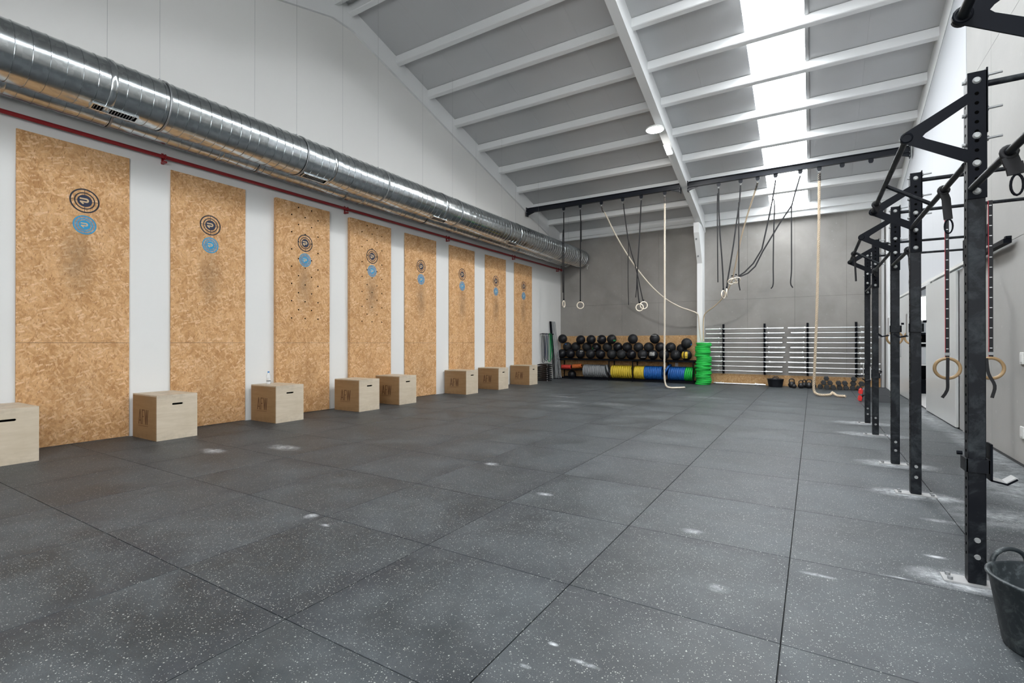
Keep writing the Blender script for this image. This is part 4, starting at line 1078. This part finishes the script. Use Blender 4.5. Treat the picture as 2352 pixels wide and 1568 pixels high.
# aerobic steps stacked, with red risers
for k in range(2):
    t = thing('aerobic_step', 'grey aerobic step platform, %s of two stacked behind the rig posts' % ('lower', 'upper')[k], 'step platform', (1.19, 13.55, .0 + k * .152), group='aerobic steps behind the rig')
    h = .150; w = .27 - k * .012
    prof = [(-w, 0), (w, 0), (w - .018, h * .62), (w - .045, h - .018), (w - .065, h), (-w + .065, h), (-w + .045, h - .018), (-w + .018, h * .62)]
    MB().prism(prof, -.20, .20, 'y').build('platform', M_STEP, t)
    for j in range(6): MB().box((-w + .07, -.17 + j * .06, h), (w - .07, -.14 + j * .06, h + .0015)).build('grip_strip', M_BLACK, t)
    MB().prism([(-w - .058, .012), (-w - .002, .012), (-w + .010, h * .60), (-w - .012, h * .86), (-w - .045, h * .60)], -.17, .17, 'y').build('red_riser', M_REDP, t, label='red plastic riser at the left end')

# left back corner: mats, bands, pipes
mm = None
for k in range(9):
    t = thing('ab_mat', 'curved black exercise mat, %s from the bottom of the corner stack' % ORD[k], 'exercise mat', (-7.88, 15.02 + rnd.uniform(-.015, .015), .001 + k * .066), group='black curved mats stacked in the left corner')
    t.rotation_euler = (0, 0, rnd.uniform(-.04, .04))
    if mm is None:
        n = 12; top = [(-.20 + .40 * i / n, .028 + .034 * math.sin(PI * i / n)) for i in range(n + 1)]; bot = [(-.20 + .40 * i / n, .0 + .0 * i) for i in range(n, -1, -1)]
        poly = [(-.20, 0), (.20, 0)] + [(a, b) for a, b in reversed(top)]
        mm = MB().prism(poly, -.17, .17, 'y').mesh('padded_mat', M_MAT)
        m2 = MB().box((.175, -.171, .010), (.198, -.1695, .026)).mesh('white_label', M_STRAPW)
    inst('padded_mat', mm, t); inst('white_label', m2, t)
bands = [('black', (.015, .015, .018), 15.22, .03, 1.63, .60), ('grey', (.16, .16, .17), 15.33, .03, 1.64, .72), ('dark blue', (.018, .025, .09), 15.45, .045, 1.65, .66), ('mauve', (.20, .14, .19), 15.55, .02, 1.64, .70),
         ('green', (.015, .33, .10), 15.70, .045, 1.65, .62), ('second green', (.02, .40, .14), 15.82, .02, 1.64, .70)]
pr = thing('band_rail', 'short black rail on the white wall with the resistance bands over it', 'rail')
MB().box((-8.055, 15.12, 1.60), (-8.03, 16.02, 1.63)).box((XL + .0, 15.2, 1.60), (-8.03, 15.23, 1.62)).box((XL, 15.93, 1.60), (-8.03, 15.96, 1.62)).build('rail_bar', M_BLACK, pr)
for nm, c, y, w, zt, zb in bands:
    t = thing('resistance_band', '%s resistance band hanging in the left back corner' % nm, 'band', group=None)
    P = [(-8.005, y, zb + .03), (-8.0, y + .01, 1.0), (-8.01, y, 1.45), (-8.022, y, 1.60), (-8.042, y, 1.640), (-8.07, y, 1.60), (-8.085, y, 1.45), (-8.09, y + .012, 1.0), (-8.075, y, zb + .03), (-8.04, y, zb)]
    P = smooth_path(P + [P[0]], .06)
    MB().ribbon(P, w, .006, (0, 1, 0)).build('band_loop', plain(nm.replace(' ', '_') + '_latex', c, .5), t)
ki = 0
for (yt, xb, yb, dark) in ((15.97, -8.0, 16.02, 1), (16.02, -7.97, 16.05, 1), (16.07, -7.94, 16.08, 1), (16.13, -7.93, 16.06, 0), (16.19, -7.89, 16.08, 0), (16.25, -7.84, 16.07, 0), (16.31, -7.79, 16.10, 0), (16.38, -7.74, 16.11, 0)):
    t = thing('leaning_pipe', '%s thin %s pipe from left leaning in the back corner' % (ORD[ki], 'black' if dark else 'grey'), 'pipe', group='thin pipes leaning in the left back corner'); ki += 1
    MB().cyl((xb, yb - .06, .002), (XL + .045, yt - .09, 2.08), .015 if dark else .012, 10).build('pipe_tube', M_BLACK if dark else plain('grey_pipe', (.26, .27, .28), .4), t)
    MB().cyl((xb, yb - .06, .0), Vector((xb, yb - .06, .0)) + (Vector((XL + .045, yt - .09, 2.08)) - Vector((xb, yb - .06, 0))).normalized() * .03, .018, 10).build('end_cap', M_BLACK, t)

# ================================================================== PULL-UP RIG
RIG = thing('pull_up_rig', 'long black pull-up rig of bolted posts and bars along the right wall', 'rig')
PX = .748; PW = .037
PYs = [.54, 2.36, 3.585, 5.42, 6.645, 8.61, 9.785]
HOLED = MB()
def post(y):
    p = empty('upright', (0, 0, 0), parent=None)
    bpy.data.objects.remove(p)
    mb = MB().bbox((PX - PW, y - PW, .008), (PX + PW, y + PW, 2.745), .004)
    u = mb.build('upright', M_RIG, RIG)
    h = MB()
    for k in range(50):
        z = .16 + k * .0505
        h.cyl((PX - PW - .0006, y, z), (PX - PW + .002, y, z), .0085, 8, smooth=False)
        if z > 2.1 or k % 1: h.cyl((PX, y - PW - .0108, z), (PX, y - PW - .006, z), .0095, 10, smooth=False)
    h.build('drilled_holes', M_HOLE, u, kind='stuff')
    MB().box((PX - PW - .001, y - PW - .010, 2.075), (PX + PW + .004, y - PW, 2.752)).box((PX + PW, y - PW - .01, 2.42), (PX + PW + .008, y + PW, 2.765)).build('joint_plate', M_BLACK, u)
    for z in (2.705, 2.41, 2.262, 2.112, .245, .155):
        MB().cyl((PX, y - PW - .0105 if z > 1 else y - PW, z), (PX, y - PW - .020 if z > 1 else y - PW - .010, z), .0185 if z > 1 else .014, 14, r2=.012).build('bolt', M_ZINC, u)
    for z in (2.74, 2.56, 2.40):
        MB().cyl((PX + PW + .008, y, z), (PX + PW + .075, y, z + .004), .0065, 8).cyl((PX + PW + .008, y, z), (PX + PW + .02, y, z), .014, 6).build('bolt', M_WIRE, u)
        MB().cyl((PX - PW - .014, y, z - .02), (PX - PW, y, z - .02), .010, 6).build('bolt', M_ZINC, u)
    b = MB().box((PX - .14, y - .055, .001), (PX + .14, y + .055, .009)).build('base_plate', M_GREYP, u)
    for sx in (-.11, .11):
        for sy in (-.03, .03): MB().cyl((PX + sx, y + sy, .009), (PX + sx, y + sy, .026), .012, 6).build('anchor_bolt', M_ZINC, b) if False else MB().cyl((PX + sx, y + sy, .009), (PX + sx, y + sy, .024), .012, 6).build('anchor_bolt', M_WIRE, u)
    return u
for y in PYs: post(y)
for y in PYs[1:]:
    MB().cyl((PX + PW, y, 2.695), (XR - .012, y, 2.695), .0165, 14).build('wall_bar', M_RIG, RIG)
    MB().box((XR - .016, y - .03, 2.42 if y > 9 else 2.56), (XR - .006, y + .03, 2.83)).build('wall_bracket', M_BLACK, RIG)
AX, AZ = .452, 2.458
def bracket(y):
    yo = y - PW - .016
    arc = [(AX + .030 * math.cos(a), AZ + .030 * math.sin(a)) for a in [math.radians(d) for d in (118, 150, 180, 210, 240)]]
    up = [(PX - PW + .002, 2.645)] + arc + [(PX - PW + .002, 2.268), (PX - PW + .002, 2.338), (.535, 2.438), (.522, 2.452), (.535, 2.468), (PX - PW + .002, 2.585)]
    MB().prism(up, yo, yo + .006, 'y').build('bracket_plate', M_BLACK, RIG)
    MB().lathe([(.0215, yo - .004), (.029, yo - .004), (.029, yo + .03), (.0215, yo + .03), (.0215, yo - .004)], (AX, 0, AZ), 20, 'y').build('bar_socket', M_BLACK, RIG)
for y in PYs[1:]: bracket(y) if y != PYs[6] else None
bracket(PYs[0])
def ybar(x, z, a, b, name='pull_up_bar', r=.0165): MB().cyl((x, a, z), (x, b, z), r, 14).build(name, M_RIG, RIG)
for a, b in ((0, 1), (2, 3), (4, 5)):
    ybar(AX, AZ, PYs[a] - .03, PYs[b] - .05); ybar(PX - .03, 2.283, PYs[a] + PW, PYs[b] - PW)
    ym = (PYs[a] + PYs[b]) / 2 + .02
    MB().cyl((AX, ym, AZ), (PX - .03, ym, 2.283), .0135, 12).build('cross_brace', M_RIG, RIG)
for a, b in ((1, 2), (3, 4), (5, 6)): ybar(PX - .02, 2.130, PYs[a] + PW, PYs[b] - PW)

# J-cups hooked on the posts
def jcup(lab, y, z, sgn, light=False):
    t = thing('j_cup', lab, 'bar holder', (PX, y, z), group='barbell holders hooked on the rig posts')
    w = PW + .004
    MB().box((-w - .006, -w - .018, -.035), (w + .006, -w - .006, .035)).box((-w - .010, -w - .018, -.035), (-w, w + .01, .035)).box((w, -w - .018, -.035), (w + .010, w + .01, .035)).build('sleeve', M_RIG, t)
    s = sgn
    m = M_GREYP if light else M_BLACK
    MB().box((min(s * (w + .010), s * (w + .018)), -w - .01, -.075), (max(s * (w + .010), s * (w + .018)), w - .01, .12)).build('back_plate', m, t)
    q = [(s * (w + .010), -.075), (s * (w + .075), -.088), (s * (w + .115), -.055), (s * (w + .110), -.048), (s * (w + .072), -.078), (s * (w + .012), -.066)]
    MB().prism(q, -w - .01, w - .012, 'y').build('hook_tongue', M_BLACK, t)
    MB().prism([(a, b + .0075) for a, b in q[:3]] + [(s * (w + .105), -.044), (s * (w + .07), -.074), (s * (w + .014), -.060)], -w - .008, w - .014, 'y').build('tongue_liner', M_GREYP if sgn > 0 else M_BLACK, t)
    MB().cyl((-s * (w + .012), 0, .055), (-s * (w + .035), 0, .055), .011, 8).build('locking_pin', M_BLACK, t)
jcup('black bar holder low on the nearest post, its hook pointing right', PYs[2], .645, 1)
jcup('black bar holder at chest height on the second visible post', PYs[3], 1.43, -1, True)
jcup('black bar holder at chest height on the third visible post', PYs[4], 1.45, -1, True)
jcup('bar holder with a pale plate on the second-farthest post', PYs[5], .84, -1, True)
jcup('bar holder with a pale plate on the farthest post', PYs[6], .84, -1, True)

# rings and slings hung from the rig
def rig_ring(lab, x, y, z, tail=None, rot=0.0):
    g = gym_ring(lab, [(x - .002, y - .02, 2.712), (x, y - .02, 2.2), (x, y - .02, z + .25), (x, y - .02, z + .11)], (x, y - .02, z), rot=rot, tail=tail, w=.034, wood=M_WOODR, group='brown wooden rings hung from the rig wall bars', R=.101, marks=True)
    MB().ribbon([(.020, .001, 2.70 - z), (.020, .001, 1.2), (.020, .001, .12)], .005, .0052).build('strap_edge', M_REDST, g) if False else None
    return g
y = PYs[4]
rig_ring('large brown wooden ring left of the nearest post, strap tail curling below', 1.171, y, 1.040, tail=[(1.171, y - .045, 1.15), (1.168, y - .05, .95), (1.165, y - .05, .82), (1.125, y - .05, .74)])
rig_ring('brown wooden ring right of the nearest post, half hidden behind it', 1.50, y, 1.050, tail=[(1.46, y - .045, 1.15), (1.475, y - .05, 1.0), (1.52, y - .05, .88), (1.50, y - .05, .76)], rot=.2)
MB().ribbon([(-.03, 0, 1.64), (-.045, 0, .8), (-.05, 0, .18)], .03, .004, (.4, 1, 0)).build('second_strap', M_STRAP, bpy.data.objects['gym_ring.009'])
y = PYs[6]
rig_ring('small-looking brown ring seen behind the third post', 1.095, y, 1.375, rot=.2)
rig_ring('small-looking brown ring seen behind the second post', 1.315, y, 1.385, rot=-.5)
def sling(lab, x, y, z, L, carab=True, w=.03, dark=True):
    t = thing('strap_sling', lab, 'strap', (x, y, z), group='short strap slings wrapped round the pull-up bars')
    MB().tube([(.024 * math.cos(a), .0, .024 * math.sin(a)) for a in [2 * PI * k / 14 for k in range(14)]], .010, 6, closed=True).build('wrap', M_STRAP, t)
    P = [(0, 0, -.02), (.012, .0, -.06), (.014, .0, -L * .5), (.022, 0, -L)]
    MB().ribbon(P, w, .010, (1, .2, 0)).build('sling_strap', M_STRAP, t)
    if carab:
        MB().tube([(.024 + .020 * math.cos(a), 0, -L - .045 + .045 * math.sin(a)) for a in [2 * PI * k / 16 for k in range(16)]], .005, 6, closed=True).build('carabiner', M_ZINC if not dark else M_BLACK, t)
sling('black strap sling with carabiner on the low bar left of the nearest post', PX - .03, 4.15, 2.283, .19, w=.045)
sling('black strap sling with carabiner on the bar at the upper right frame edge', PX - .02, 2.95, 2.130, .10, w=.06)
sling('dark strap sling with carabiner hanging left of the second visible post', PX - .02, 5.60, 2.130, .24, dark=False)
sling('thin red and black strap hanging from the farthest front pull-up bar', AX, 7.75, AZ, .36, carab=False, w=.02)
sling('short black strap knotted on the low bar of the far bay', PX - .03, 8.3, 2.283, .08, carab=False)
sling('black strap wrapped round the front pull-up bar of the nearest whole bay', AX, 5.1, AZ, .05, carab=False)

# wall sockets
for z, lab in ((1.134, 'white light switch on the pale concrete wall, upper'), (.334, 'white double socket low on the pale concrete wall')):
    t = thing('wall_switch', lab, 'switch', (XR, 7.41, z))
    MB().bbox((-.014, -.045, -.065), (-.0, .045, .065), .004).build('cover_plate', M_WHT, t)
    MB().bbox((-.020, -.026, -.045), (-.012, .026, .045), .003).build('rocker', plain('rocker_white', (.7, .7, .68), .3), t)

# adjoining room seen through the doorway
t = thing('display_cabinet', 'dark cabinet with pale shelves in the next room, seen through the doorway', 'cabinet')
MB().box((2.12, 16.2, .32), (2.95, 16.7, .36)).box((2.12, 16.2, 1.52), (2.95, 16.7, 1.56)).box((2.12, 16.2, .36), (2.15, 16.7, 1.52)).box((2.92, 16.2, .36), (2.95, 16.7, 1.52)).box((2.15, 16.66, .36), (2.92, 16.7, 1.52)).box((2.15, 16.25, 0), (2.92, 16.65, .32)).build('carcass', M_BLACK, t)
for z in (.72, 1.28): MB().box((2.15, 16.2, z), (2.92, 16.66, z + .03)).build('shelf', M_WHT, t)
MB().bbox((2.2, 16.25, .75), (2.5, 16.6, 1.2), .02).build('silver_appliance', M_STEEL, t)
t = thing('added_fill_panel', 'flat glowing fill panel added under the ceiling of the next room', 'ceiling lamp')
MB().box((2.2, 13.0, 3.05), (3.4, 15.4, 3.09)).build('lamp_housing', M_WHT, t); MB().box((2.24, 13.04, 3.04), (3.36, 15.36, 3.049)).build('lamp_diffuser', M_WIN, t)  # glowing panel added to brighten the view through the doorway
t = thing('extractor_fan', 'small pale ventilation grille above the doorway opening', 'vent')
MB().box((2.02, 14.2, 2.62), (2.5, 14.5, 2.72)).build('grille_box', M_GREYP, t)
